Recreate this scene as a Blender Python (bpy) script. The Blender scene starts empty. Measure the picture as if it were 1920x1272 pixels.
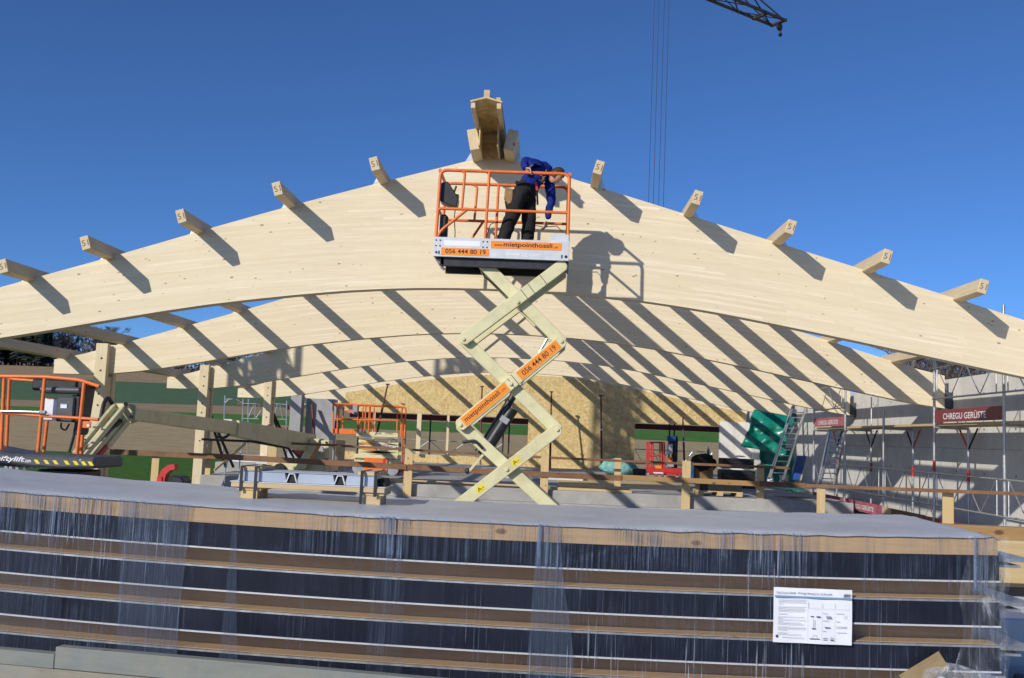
import bpy, bmesh, math, random
import numpy as np
from mathutils import Vector, Matrix, noise

random.seed(7)
SC = bpy.context.scene
COL = SC.collection

# ------------------------------------------------------------------ camera, sky, sun
F_PX = 1869.18
TH, PSI, RO = 0.0966, -0.0359, 0.0419
CAM = Vector((0, 0, 1.7))
_fw = Vector((math.sin(PSI) * math.cos(TH), math.cos(PSI) * math.cos(TH), math.sin(TH)))
_rg = Vector((math.cos(PSI), -math.sin(PSI), 0))
_up = _rg.cross(_fw)
_r = _rg * math.cos(RO) + _up * math.sin(RO)
_u = -_rg * math.sin(RO) + _up * math.cos(RO)
cam_d = bpy.data.cameras.new('camera')
cam = bpy.data.objects.new('camera', cam_d)
COL.objects.link(cam)
cam_d.sensor_width = 36
cam_d.lens = 36 * F_PX / 1920
cam_d.clip_start = 0.1
cam_d.clip_end = 5000
M = Matrix((_r, _u, -_fw)).transposed().to_4x4()
M.translation = CAM
cam.matrix_world = M
SC.camera = cam

SUN_T = Vector((0.78, 1.0, -0.63)).normalized()          # the way the light travels
el = math.asin(-SUN_T.z)
world = bpy.data.worlds.new('World')
SC.world = world
world.use_nodes = True
wn = world.node_tree.nodes
sky = wn.new('ShaderNodeTexSky')
sky.sky_type = 'NISHITA'
sky.sun_disc = False
sky.sun_elevation = el
sky.sun_rotation = math.atan2(-SUN_T.x, -SUN_T.y)
sky.altitude = 3500
sky.air_density = 1.0
sky.dust_density = 8.0
sky.ozone_density = 10.0
bg = wn['Background']
bg.inputs['Strength'].default_value = 0.125
world.node_tree.links.new(sky.outputs[0], bg.inputs['Color'])
sun_d = bpy.data.lights.new('sun', 'SUN')
sun_d.energy = 4.1
sun_d.angle = math.radians(0.5)
sun_d.color = (1.0, 0.945, 0.84)
sun = bpy.data.objects.new('sun', sun_d)
COL.objects.link(sun)
sun.location = (-30, -40, 30)
sun.rotation_euler = SUN_T.to_track_quat('-Z', 'Y').to_euler()
SC.view_settings.view_transform = 'Standard'
SC.view_settings.look = 'None'
SC.view_settings.exposure = 0.0
SC.view_settings.gamma = 1.0
SC.view_settings.use_curve_mapping = False
SC.cycles.max_bounces = 8
SC.cycles.transparent_max_bounces = 16

# ------------------------------------------------------------------ helpers
def ray(x, y):
    return _fw + _r * ((x - 960) / F_PX) - _u * ((y - 636) / F_PX)
def aY(x, y, Y):
    d = ray(x, y); return CAM + d * (Y / d.y)
def aZ(x, y, z):
    d = ray(x, y); return CAM + d * ((z - CAM.z) / d.z)
def aX(x, y, X):
    d = ray(x, y); return CAM + d * (X / d.x)

def tag(o, label=None, cat=None, group=None, kind=None):
    if label: o['label'] = label
    if cat: o['category'] = cat
    if group: o['group'] = group
    if kind: o['kind'] = kind
    return o

def thing(name, loc, label, cat, group=None):
    o = bpy.data.objects.new(name, None)
    COL.objects.link(o)
    o.location = loc
    o.empty_display_size = 0.2
    return tag(o, label, cat, group)

def root_loc(p):
    while p is not None:
        if p.parent is None: return Vector(p.location)
        p = p.parent
    return Vector((0, 0, 0))

def link_mesh(name, me, mats, parent=None, smooth=False):
    o = bpy.data.objects.new(name, me)
    COL.objects.link(o)
    for m in (mats if isinstance(mats, (list, tuple)) else [mats]): me.materials.append(m)
    if parent is not None: o.parent = parent
    if smooth:
        for p in me.polygons: p.use_smooth = True
    return o

def bevel(o, w, seg=1):
    b = o.modifiers.new('bevel', 'BEVEL'); b.width = w; b.segments = seg; b.limit_method = 'ANGLE'
    b.angle_limit = math.radians(40)
    return o

class MB:
    def __init__(s): s.v = []; s.f = []; s.mi = []; s.cur = 0
    def add(s, vs, fs):
        n = len(s.v); s.v += [Vector(v) for v in vs]
        for f in fs: s.f.append([i + n for i in f]); s.mi.append(s.cur)
        return s
    def box(s, c, size, rot=None):
        c = Vector(c); hx, hy, hz = [k / 2 for k in size]
        vs = [Vector((x, y, z)) for x in (-hx, hx) for y in (-hy, hy) for z in (-hz, hz)]
        if rot is not None: vs = [rot @ v for v in vs]
        return s.add([c + v for v in vs], [(0,1,3,2),(4,6,7,5),(0,4,5,1),(2,3,7,6),(0,2,6,4),(1,5,7,3)])
    def box2(s, a, b):
        a = Vector(a); b = Vector(b)
        return s.box((a + b) / 2, [abs(b[i] - a[i]) for i in range(3)])
    def beam(s, p0, p1, w, h, up=(0, 0, 1)):
        p0 = Vector(p0); p1 = Vector(p1); d = (p1 - p0); L = d.length; d.normalize()
        up = Vector(up); x = d.cross(up)
        if x.length < 1e-4: x = d.cross(Vector((0, 1, 0)))
        x.normalize(); z = x.cross(d)
        rot = Matrix((x, d, z)).transposed()
        return s.box((p0 + p1) / 2, (w, L, h), rot)
    def tube(s, p0, p1, r, n=8, r1=None): 
        return s.path([p0, p1], r, n, r1=r1)
    def path(s, pts, r, n=8, r1=None, closed=False):
        pts = [Vector(p) for p in pts]; k = len(pts)
        rs = [r + ((r1 if r1 is not None else r) - r) * i / max(1, k - 1) for i in range(k)]
        rings = []; prev = None
        for i in range(k):
            if closed: t = pts[(i + 1) % k] - pts[i - 1]
            else: t = pts[min(i + 1, k - 1)] - pts[max(i - 1, 0)]
            if t.length < 1e-9: t = Vector((0, 0, 1))
            t.normalize()
            if prev is None:
                a = Vector((0, 0, 1)) if abs(t.z) < .9 else Vector((1, 0, 0))
                x = t.cross(a).normalized()
            else:
                x = (prev - t * prev.dot(t))
                x = x.normalized() if x.length > 1e-6 else t.orthogonal().normalized()
            prev = x; y = t.cross(x)
            sc = 1.0
            if 0 < i < k - 1 and not closed:
                a = (pts[i] - pts[i - 1]).normalized(); b = (pts[i + 1] - pts[i]).normalized()
                sc = 1 / max(.6, math.sqrt(max(0.01, (1 + a.dot(b)) / 2)))
            rings.append([pts[i] + (x * math.cos(2 * math.pi * j / n) + y * math.sin(2 * math.pi * j / n)) * rs[i] * (sc if sc < 1.3 else 1.3) for j in range(n)])
        vs = [v for R in rings for v in R]; fs = []
        for i in range(k if closed else k - 1):
            for j in range(n):
                a = i * n + j; b = i * n + (j + 1) % n
                c = ((i + 1) % k) * n
                fs.append((a, b, c + (j + 1) % n, c + j))
        if not closed:
            fs.append(tuple(range(n - 1, -1, -1))); fs.append(tuple((k - 1) * n + j for j in range(n)))
        return s.add(vs, fs)
    def prism(s, poly, vec):
        poly = [Vector(p) for p in poly]; vec = Vector(vec); n = len(poly)
        vs = poly + [p + vec for p in poly]
        fs = [tuple(range(n)), tuple(range(2 * n - 1, n - 1, -1))]
        fs += [(i, i + n, (i + 1) % n + n, (i + 1) % n) for i in range(n)]
        return s.add(vs, fs)
    def quad(s, a, b, c, d): return s.add([a, b, c, d], [(0, 1, 2, 3)])
    def lathe(s, c, prof, n=16, axis=Vector((0, 0, 1))):
        c = Vector(c); axis = Vector(axis).normalized(); x = axis.orthogonal().normalized(); y = axis.cross(x)
        vs = [c + axis * h + (x * math.cos(2 * math.pi * j / n) + y * math.sin(2 * math.pi * j / n)) * r for (r, h) in prof for j in range(n)]
        fs = []
        for i in range(len(prof) - 1):
            for j in range(n): fs.append((i * n + j, i * n + (j + 1) % n, (i + 1) * n + (j + 1) % n, (i + 1) * n + j))
        fs.append(tuple(range(n - 1, -1, -1))); fs.append(tuple((len(prof) - 1) * n + j for j in range(n)))
        return s.add(vs, fs)
    def ball(s, c, r, n=10, m=7, sq=(1, 1, 1)):
        prof = [(max(1e-4, math.sin(math.pi * i / m)) * r, -math.cos(math.pi * i / m) * r) for i in range(m + 1)]
        k = len(s.v); s.lathe((0, 0, 0), prof, n)
        for i in range(k, len(s.v)):
            v = s.v[i]; s.v[i] = Vector(c) + Vector((v.x * sq[0], v.y * sq[1], v.z * sq[2]))
        return s
    def build(s, name, mats, parent=None, smooth=False, bev=0, origin=None):
        me = bpy.data.meshes.new(name)
        if parent is not None: off = root_loc(parent)
        elif origin is not None: off = Vector(origin)
        else:
            a = np.array([v[:] for v in s.v]); off = Vector(((a[:,0].min() + a[:,0].max()) / 2, (a[:,1].min() + a[:,1].max()) / 2, a[:,2].min()))
        me.from_pydata([v - off for v in s.v], [], s.f)
        bm = bmesh.new(); bm.from_mesh(me); bmesh.ops.recalc_face_normals(bm, faces=bm.faces); bm.to_mesh(me); bm.free()
        me.update()
        for p, i in zip(me.polygons, s.mi): p.material_index = i
        o = link_mesh(name, me, mats, parent, False)
        if smooth:
            for p in me.polygons: p.use_smooth = True
            try: me.set_sharp_from_angle(angle=math.radians(40))
            except Exception: pass
        if parent is None: o.location = off
        if bev: bevel(o, bev)
        return o

def fillet(pts, r, n=5, closed=False):
    pts = [Vector(p) for p in pts]; out = []
    k = len(pts)
    for i in range(k):
        if not closed and i in (0, k - 1): out.append(pts[i]); continue
        a, b, c = pts[i - 1], pts[i], pts[(i + 1) % k]
        u = (a - b).normalized(); w = (c - b).normalized()
        rr = min(r, (a - b).length * .45, (c - b).length * .45)
        p0 = b + u * rr; p1 = b + w * rr
        for j in range(n + 1):
            t = j / n; out.append((p0 * (1 - t) + b * t) * (1 - t) + (b * (1 - t) + p1 * t) * t)
    return out

def dup(o, parent=None, loc=None, label=None):
    c = o.copy(); COL.objects.link(c)
    if parent is not None: c.parent = parent
    if loc is not None: c.location = loc
    if label: c['label'] = label
    for ch in o.children: dup(ch, c)
    return c

def text(s, name, origin, right, up, mat, parent, height=None, width=None, center=False, off=0.0, shear=0.0):
    """flat lettering: lower left corner at origin, along right, upright along up"""
    cu = bpy.data.curves.new('lettering', 'FONT'); cu.body = s; cu.size = 1; cu.offset = off; cu.shear = shear
    cu.resolution_u = 3
    to = bpy.data.objects.new('lettering', cu); COL.objects.link(to)
    dg = bpy.context.evaluated_depsgraph_get()
    me = bpy.data.meshes.new_from_object(to.evaluated_get(dg))
    bpy.data.objects.remove(to); bpy.data.curves.remove(cu)
    vs = np.array([v.co[:] for v in me.vertices]); mn = vs.min(0); mx = vs.max(0)
    w, h = mx[0] - mn[0], mx[1] - mn[1]
    sx = width / w if width else height / h
    sy = height / h if height else sx
    R = Vector(right).normalized(); U = Vector(up).normalized(); O = Vector(origin) - root_loc(parent)
    if center: O = O - R * (w * sx / 2) - U * (h * sy / 2)
    for i, v in enumerate(me.vertices): v.co = O + R * float((vs[i][0] - mn[0]) * sx) + U * float((vs[i][1] - mn[1]) * sy)
    return link_mesh(name, me, mat, parent)

def lerp_tab(tab, x):
    if x <= tab[0][0]: return tab[0][1]
    for (a, b), (c, d) in zip(tab, tab[1:]):
        if x <= c: return b + (d - b) * (x - a) / (c - a)
    return tab[-1][1]

# ------------------------------------------------------------------ materials
def new_mat(name):
    m = bpy.data.materials.new(name); m.use_nodes = True
    return m, m.node_tree.nodes, m.node_tree.links, m.node_tree.nodes['Principled BSDF']

def nd(ns, t, **kw):
    n = ns.new(t)
    for k, v in kw.items():
        if k in n.inputs.keys() if isinstance(k, str) else False: n.inputs[k].default_value = v
        else: setattr(n, k, v)
    return n

def coords(ns, ls, scale=(1, 1, 1), kind='Object', rnd=True):
    tc = ns.new('ShaderNodeTexCoord'); mp = ns.new('ShaderNodeMapping')
    mp.inputs['Scale'].default_value = scale
    ls.new(tc.outputs[kind], mp.inputs['Vector'])
    if rnd:
        oi = ns.new('ShaderNodeObjectInfo'); mu = ns.new('ShaderNodeMath'); mu.operation = 'MULTIPLY'; mu.inputs[1].default_value = 37.0
        ls.new(oi.outputs['Random'], mu.inputs[0]); cb = ns.new('ShaderNodeCombineXYZ')
        for i in range(3): ls.new(mu.outputs[0], cb.inputs[i])
        ls.new(cb.outputs[0], mp.inputs['Location'])
    return mp.outputs[0]

def mixc(ns, ls, fac, a, b, mode='MIX'):
    m = ns.new('ShaderNodeMix'); m.data_type = 'RGBA'; m.blend_type = mode
    for sock, v in ((m.inputs[0], fac), (m.inputs[6], a), (m.inputs[7], b)):
        if hasattr(v, 'links'): ls.new(v, sock)
        elif isinstance(v, (int, float)): sock.default_value = v
        else: sock.default_value = (*v, 1) if len(v) == 3 else v
    return m.outputs[2]

def ramp(ns, ls, src, stops):
    r = ns.new('ShaderNodeValToRGB'); e = r.color_ramp.elements
    while len(e) < len(stops): e.new(.5)
    for el_, (p, c) in zip(e, stops):
        el_.position = p; el_.color = (*c, 1) if not isinstance(c, (int, float)) else (c, c, c, 1)
    ls.new(src, r.inputs[0]); return r.outputs[0]

def noise_tex(ns, ls, vec, scale, detail=4, rough=.55, dist=0):
    n = ns.new('ShaderNodeTexNoise'); n.inputs['Scale'].default_value = scale; n.inputs['Detail'].default_value = detail
    n.inputs['Roughness'].default_value = rough; n.inputs['Distortion'].default_value = dist
    ls.new(vec, n.inputs['Vector']); return n.outputs['Fac']

def bump(ns, ls, bsdf, h, strength=.3, dist=.01):
    b = ns.new('ShaderNodeBump'); b.inputs['Strength'].default_value = strength; b.inputs['Distance'].default_value = dist
    ls.new(h, b.inputs['Height']); ls.new(b.outputs[0], bsdf.inputs['Normal'])

def mat_plain(name, col, rough=.5, metal=0, var=.12, scale=6, dirt=None, dirt_amt=.35, bmp=0.0, spec=.5, coat=0):
    m, ns, ls, b = new_mat(name)
    v = coords(ns, ls)
    n = noise_tex(ns, ls, v, scale, 6, .6)
    lo = tuple(c * (1 - var) for c in col); hi = tuple(min(1, c * (1 + var)) for c in col)
    c = ramp(ns, ls, n, [(.3, lo), (.7, hi)])
    if dirt:
        n2 = noise_tex(ns, ls, v, scale * .45, 8, .7, .5)
        f = ramp(ns, ls, n2, [(.5, 0.0), (.72, dirt_amt)])
        c = mixc(ns, ls, f, c, dirt)
    ls.new(c, b.inputs['Base Color'])
    b.inputs['Metallic'].default_value = metal
    rr = ns.new('ShaderNodeMapRange'); rr.inputs[3].default_value = max(.02, rough - .12); rr.inputs[4].default_value = min(1, rough + .12)
    ls.new(n, rr.inputs[0]); ls.new(rr.outputs[0], b.inputs['Roughness'])
    b.inputs['Specular IOR Level'].default_value = spec
    if coat: b.inputs['Coat Weight'].default_value = coat; b.inputs['Coat Roughness'].default_value = .15
    if bmp: bump(ns, ls, b, n, bmp, .01)
    return m

def mat_wood(name, base, dark, axis=0, kind='Object', lam=0.0, knot=1.0, rough=.62, grain=.5, stain=None, kden=6.5):
    """softwood: grain and knots stretched along one axis; lam = lamella height in metres"""
    m, ns, ls, b = new_mat(name)
    tc = ns.new('ShaderNodeTexCoord'); oi = ns.new('ShaderNodeObjectInfo')
    mu = ns.new('ShaderNodeMath'); mu.operation = 'MULTIPLY'; mu.inputs[1].default_value = 53.0; ls.new(oi.outputs['Random'], mu.inputs[0])
    cb = ns.new('ShaderNodeCombineXYZ')
    for i in range(3): ls.new(mu.outputs[0], cb.inputs[i])
    ad = ns.new('ShaderNodeVectorMath'); ad.operation = 'ADD'
    src = tc.outputs[kind]
    if kind == 'UV':
        ls.new(src, ad.inputs[0]); ls.new(cb.outputs[0], ad.inputs[1])
    else:
        ls.new(src, ad.inputs[0]); ls.new(cb.outputs[0], ad.inputs[1])
    P = ad.outputs[0]
    vec = P; lamtone = None
    if lam:
        sp = ns.new('ShaderNodeSeparateXYZ'); ls.new(P, sp.inputs[0])
        ac = 1 if kind == 'UV' else 2
        dv = ns.new('ShaderNodeMath'); dv.operation = 'DIVIDE'; dv.inputs[1].default_value = lam; ls.new(sp.outputs[ac], dv.inputs[0])
        fl = ns.new('ShaderNodeMath'); fl.operation = 'FLOOR'; ls.new(dv.outputs[0], fl.inputs[0])
        w1 = ns.new('ShaderNodeTexWhiteNoise'); w1.noise_dimensions = '1D'; ls.new(fl.outputs[0], w1.inputs['W'])
        m3 = ns.new('ShaderNodeMath'); m3.operation = 'MULTIPLY_ADD'; m3.inputs[1].default_value = 9.0; ls.new(w1.outputs['Value'], m3.inputs[0])
        d2 = ns.new('ShaderNodeMath'); d2.operation = 'DIVIDE'; d2.inputs[1].default_value = 2.6; ls.new(sp.outputs[0], d2.inputs[0]); ls.new(d2.outputs[0], m3.inputs[2])
        f2 = ns.new('ShaderNodeMath'); f2.operation = 'FLOOR'; ls.new(m3.outputs[0], f2.inputs[0])
        c2 = ns.new('ShaderNodeCombineXYZ'); ls.new(f2.outputs[0], c2.inputs[0]); ls.new(fl.outputs[0], c2.inputs[1])
        w2 = ns.new('ShaderNodeTexWhiteNoise'); w2.noise_dimensions = '2D'; ls.new(c2.outputs[0], w2.inputs['Vector'])
        lamtone = w2.outputs['Value']
        # shift the grain per board
        sc_ = ns.new('ShaderNodeVectorMath'); sc_.operation = 'MULTIPLY_ADD'; sc_.inputs[1].default_value = (7, 7, 7)
        ls.new(w2.outputs['Color'], sc_.inputs[0]); ls.new(P, sc_.inputs[2]); vec = sc_.outputs[0]
        fr = ns.new('ShaderNodeMath'); fr.operation = 'FRACT'; ls.new(dv.outputs[0], fr.inputs[0])
        joint = ramp(ns, ls, fr.outputs[0], [(0.0, 1.0), (.07, 0.0)])
    mp = ns.new('ShaderNodeMapping'); s = [14.0, 14.0, 14.0]; s[axis] = .9
    mp.inputs['Scale'].default_value = s; ls.new(vec, mp.inputs['Vector'])
    g = noise_tex(ns, ls, mp.outputs[0], 1.6, 6, .65, .8)
    mpf = ns.new('ShaderNodeMapping'); s = [60.0, 60.0, 60.0]; s[axis] = 1.5
    mpf.inputs['Scale'].default_value = s; ls.new(vec, mpf.inputs['Vector'])
    gf = noise_tex(ns, ls, mpf.outputs[0], 1.5, 3, .6)
    c = ramp(ns, ls, g, [(.3, tuple(a + (d - a) * grain for a, d in zip(base, dark))), (.6, base)])
    c = mixc(ns, ls, ramp(ns, ls, gf, [(.45, 0.0), (.75, .35 * grain)]), c, dark)
    if lamtone is not None:
        c = mixc(ns, ls, ramp(ns, ls, lamtone, [(0.0, .0), (1.0, .75)]), c, tuple(x * y for x, y in zip(base, (.80, .75, .66))))
        c = mixc(ns, ls, joint, c, tuple(x * .74 for x in base))
    # large soft tone patches
    big = noise_tex(ns, ls, P, .7, 3, .5)
    c = mixc(ns, ls, ramp(ns, ls, big, [(.35, 0.0), (.7, .55)]), c, tuple(x * y for x, y in zip(base, (.90, .86, .76))))
    # knots
    mk = ns.new('ShaderNodeMapping'); s = [kden, kden, kden]; s[axis] = kden * .5
    mk.inputs['Scale'].default_value = s; ls.new(vec, mk.inputs['Vector'])
    vo = ns.new('ShaderNodeTexVoronoi'); vo.inputs['Scale'].default_value = 1.0; ls.new(mk.outputs[0], vo.inputs['Vector'])
    wk = ns.new('ShaderNodeTexWhiteNoise'); ls.new(vo.outputs['Color'], wk.inputs['Vector'])
    th_ = ns.new('ShaderNodeMath'); th_.operation = 'MULTIPLY'; th_.inputs[1].default_value = .17 * knot
    ls.new(wk.outputs['Value'], th_.inputs[0])
    dvk = ns.new('ShaderNodeMath'); dvk.operation = 'DIVIDE'; ls.new(vo.outputs['Distance'], dvk.inputs[0]); ls.new(th_.outputs[0], dvk.inputs[1])
    kf = ramp(ns, ls, dvk.outputs[0], [(.55, .8), (1.0, .35), ] )
    kf2 = ramp(ns, ls, dvk.outputs[0], [(.95, 1.0), (1.3, 0.0)])
    mm = ns.new('ShaderNodeMath'); mm.operation = 'MULTIPLY'; ls.new(kf, mm.inputs[0]); ls.new(kf2, mm.inputs[1])
    c = mixc(ns, ls, mm.outputs[0], c, tuple(x * y for x, y in zip(dark, (.45, .33, .26))))
    if stain:
        st = noise_tex(ns, ls, P, 2.2, 8, .7, .6)
        c = mixc(ns, ls, ramp(ns, ls, st, [(.4, 0.0), (.7, .75)]), c, stain)
    ls.new(c, b.inputs['Base Color'])
    b.inputs['Roughness'].default_value = rough
    b.inputs['Specular IOR Level'].default_value = .3
    bump(ns, ls, b, gf, .12, .004)
    return m

def mat_osb(name, c1, c2, c3):
    m, ns, ls, b = new_mat(name)
    P = coords(ns, ls)
    nz = ns.new('ShaderNodeTexNoise'); nz.inputs['Scale'].default_value = 2.5; ls.new(P, nz.inputs['Vector'])
    vr = ns.new('ShaderNodeVectorMath'); vr.operation = 'MULTIPLY_ADD'; vr.inputs[1].default_value = (.5, .5, .5)
    ls.new(nz.outputs['Color'], vr.inputs[0]); ls.new(P, vr.inputs[2])
    cols = []
    for k, (sx, sz) in enumerate(((7, 26), (26, 8), (13, 13))):
        mp = ns.new('ShaderNodeMapping'); mp.inputs['Scale'].default_value = (sx, 9, sz); mp.inputs['Rotation'].default_value = (0, .5 + k, 0)
        ls.new(vr.outputs[0], mp.inputs['Vector'])
        v = ns.new('ShaderNodeTexVoronoi'); ls.new(mp.outputs[0], v.inputs['Vector']); v.inputs['Scale'].default_value = 1
        w = ns.new('ShaderNodeTexWhiteNoise'); ls.new(v.outputs['Color'], w.inputs['Vector']); cols.append(w.outputs['Value'])
    a = mixc(ns, ls, .5, cols[0], cols[1]); a = mixc(ns, ls, .35, a, cols[2])
    c = ramp(ns, ls, a, [(.2, c3), (.45, c1), (.85, c2)])
    ls.new(c, b.inputs['Base Color']); b.inputs['Roughness'].default_value = .6; b.inputs['Specular IOR Level'].default_value = .3
    bump(ns, ls, b, a, .2, .003)
    return m

def mat_concrete(name, col, dark, scale=1.0, streak=True):
    m, ns, ls, b = new_mat(name)
    P = coords(ns, ls)
    n = noise_tex(ns, ls, P, 1.3 * scale, 8, .65, .3)
    c = ramp(ns, ls, n, [(.3, dark), (.62, col)])
    n2 = noise_tex(ns, ls, P, 22 * scale, 4, .6)
    c = mixc(ns, ls, ramp(ns, ls, n2, [(.55, 0.0), (.8, .25)]), c, tuple(x * .6 for x in dark))
    if streak:
        mp = ns.new('ShaderNodeMapping'); mp.inputs['Scale'].default_value = (3, 3, .15); ls.new(P, mp.inputs['Vector'])
        n3 = noise_tex(ns, ls, mp.outputs[0], 1.5, 5, .6)
        c = mixc(ns, ls, ramp(ns, ls, n3, [(.52, 0.0), (.75, .35)]), c, tuple(x * .75 for x in dark))
    ls.new(c, b.inputs['Base Color']); b.inputs['Roughness'].default_value = .85; b.inputs['Specular IOR Level'].default_value = .25
    bump(ns, ls, b, n2, .25, .006)
    return m

W = {}
W['glulam'] = mat_wood('glulam_spruce', (.83, .735, .555), (.56, .41, .23), 0, 'UV', lam=.04, knot=.95, kden=10.0)
W['purlin'] = mat_wood('purlin_spruce', (.66, .55, .37), (.42, .28, .15), 1, knot=.9)
W['post'] = mat_wood('post_spruce', (.72, .61, .42), (.44, .31, .17), 2, knot=.7)
W['board_y'] = mat_wood('yellow_board', (.64, .48, .26), (.40, .25, .11), 2, knot=.9)
W['board_x'] = mat_wood('pale_board', (.58, .45, .27), (.36, .23, .10), 0, knot=.9)
W['rail'] = mat_wood('brown_rail_board', (.20, .10, .055), (.09, .045, .025), 0, knot=.5, stain=(.28, .17, .09))
W['stack_wood'] = mat_wood('spacer_wood', (.44, .31, .19), (.27, .17, .09), 0, knot=.7)  # one wood tone for all timbers of the panel stack
W['beam_x'] = mat_wood('glulam_beam', (.62, .48, .26), (.42, .27, .12), 0, lam=.04, knot=.8)
W['beam_brown'] = mat_wood('brown_plank', (.42, .26, .11), (.22, .12, .05), 0, knot=1.1)
W['plank'] = mat_wood('weathered_plank', (.20, .225, .225), (.10, .11, .11), 0, knot=.8, stain=(.25, .24, .19), kden=9.0)
W['plank_brown'] = mat_wood('brownish_weathered_plank', (.27, .25, .20), (.15, .13, .10), 0, knot=.8, stain=(.22, .225, .21), kden=9.0)
W['osb'] = mat_osb('osb_board', (.58, .43, .19), (.68, .54, .28), (.47, .32, .12))
W['concrete'] = mat_concrete('concrete_wall', (.70, .68, .63), (.55, .53, .49), .8)
W['slab'] = mat_concrete('concrete_slab', (.40, .39, .37), (.27, .265, .26), 1.0, False)
W['concrete_blue'] = mat_concrete('grey_concrete', (.36, .36, .37), (.27, .27, .28), 1.0)
W['galv'] = mat_plain('galvanised_steel', (.50, .51, .53), .42, .75, .2, 18)
W['alu'] = mat_plain('aluminium', (.68, .69, .70), .32, .85, .12, 14)
W['rust'] = mat_plain('red_primer_steel', (.10, .026, .022), .6, .1, .3, 12)
W['dark_steel'] = mat_plain('dark_steel', (.035, .036, .04), .5, .4, .3, 10)
W['red'] = mat_plain('red_paint', (.52, .035, .03), .4, 0, .15, 8, (.25, .05, .04))
W['toe'] = mat_plain('red_toe_board', (.21, .035, .045), .55, 0, .2, 5, (.2, .13, .11))
W['toe_pale'] = mat_plain('pale_red_board', (.40, .10, .13), .6, 0, .25, 4, (.34, .22, .2), .6)  # paler, pinker red than the main toe boards
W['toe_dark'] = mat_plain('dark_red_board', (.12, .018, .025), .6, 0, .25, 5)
W['orange'] = mat_plain('orange_paint', (.78, .17, .028), .45, 0, .14, 9, (.36, .13, .07), .55)
W['cream'] = mat_plain('cream_paint', (.66, .61, .36), .42, 0, .06, 6, (.36, .29, .16), .55)
W['toe_white'] = mat_plain('pale_grey_paint', (.62, .63, .66), .4, .1, .08, 7, (.40, .40, .40), .4)
W['black'] = mat_plain('black_plastic', (.016, .017, .02), .45, 0, .3, 10)
W['rubber'] = mat_plain('black_rubber', (.012, .012, .013), .75, 0, .3, 10)
W['grey_pl'] = mat_plain('grey_plastic', (.06, .065, .075), .5, 0, .2, 9)
W['grey_light'] = mat_plain('light_grey_plastic', (.30, .31, .34), .5, 0, .15, 9)
W['sticker'] = mat_plain('orange_sticker', (.86, .26, .012), .45, 0, .04, 3)
W['yellow'] = mat_plain('yellow_sticker', (.80, .62, .02), .45, 0, .05, 3)
W['ink'] = mat_plain('dark_lettering', (.03, .012, .02), .5, 0, .1, 3)
W['white_ink'] = mat_plain('white_lettering', (.80, .80, .80), .5, 0, .03, 3)
W['grey_ink'] = mat_plain('pale_lettering', (.78, .79, .82), .5, 0, .05, 3)
W['paper'] = mat_plain('white_paper', (.74, .75, .80), .6, 0, .04, 4)
W['paper_blue'] = mat_plain('blue_print', (.16, .30, .46), .6, 0, .05, 4)
W['paper_ink'] = mat_plain('navy_print', (.03, .04, .12), .6, 0, .05, 4)
W['pencil'] = mat_plain('pencil_mark', (.24, .15, .08), .8, 0, .2, 40)
W['line_grey'] = mat_plain('grey_print', (.42, .44, .50), .6, 0, .05, 4)
W['white_sheet'] = mat_plain('white_steel_sheet', (.66, .67, .69), .35, .2, .06, 4)
W['steel_blue'] = mat_plain('blue_grey_steel', (.42, .47, .55), .38, .35, .07, 3)
W['panel_dark'] = mat_plain('dark_blue_panel', (.010, .012, .022), .3, 0, .45, 2.2, spec=.25)
W['tarp'] = mat_plain('green_tarpaulin', (.004, .17, .125), .33, 0, .2, 5, bmp=.25)
W['net'] = mat_plain('teal_netting', (.16, .36, .35), .6, 0, .4, 8)
W['blue'] = mat_plain('blue_plastic', (.02, .07, .26), .4, 0, .25, 6)
W['tan_tape'] = mat_plain('brown_tape', (.30, .22, .12), .3, 0, .15, 14)
W['film_top'] = mat_plain('grey_cover_film', (.43, .445, .47), .42, 0, .10, 3.0, (.31, .31, .32), .75, bmp=.15)
W['pink'] = mat_plain('pink_sack', (.62, .16, .17), .7, 0, .2, 8)
W['cardboard'] = mat_plain('brown_crate', (.20, .12, .06), .8, 0, .25, 7)
W['leather'] = mat_plain('tan_leather', (.28, .16, .06), .7, 0, .3, 20)
W['skin'] = mat_plain('skin', (.55, .31, .22), .55, 0, .1, 20)
W['hair'] = mat_plain('brown_hair', (.045, .022, .012), .7, 0, .4, 60)
W['bark'] = mat_plain('bark', (.085, .070, .058), .9, 0, .3, 6)
W['bark_pale'] = mat_plain('pale_bark', (.17, .145, .125), .9, 0, .35, 3)
W['twig'] = mat_plain('bare_twigs', (.12, .10, .10), .9, 0, .3, 2)
W['needle'] = mat_plain('fir_needles', (.017, .027, .022), .85, 0, .4, 1.5)
W['crane_y'] = mat_plain('crane_dark', (.05, .045, .04), .5, .3, .3, 4)
W['rope'] = mat_plain('steel_rope', (.02, .025, .05), .6, .2, .2, 4)
W['glove_white'] = mat_plain('white_bag', (.62, .62, .60), .6, 0, .1, 6)

def cloth_mat(name, col, sc_=30):
    m, ns, ls, b = new_mat(name)
    P = coords(ns, ls)
    n = noise_tex(ns, ls, P, 9, 5, .6, .6)
    c = ramp(ns, ls, n, [(.3, tuple(x * .75 for x in col)), (.7, tuple(min(1, x * 1.15) for x in col))])
    ls.new(c, b.inputs['Base Color']); b.inputs['Roughness'].default_value = .85; b.inputs['Specular IOR Level'].default_value = .2
    bump(ns, ls, b, n, .8, .03)
    return m
W['sweater'] = cloth_mat('blue_sweater', (.010, .026, .20))
W['trousers'] = cloth_mat('black_trousers', (.022, .021, .021))
W['vest'] = cloth_mat('dark_cloth', (.02, .02, .02))

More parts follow.
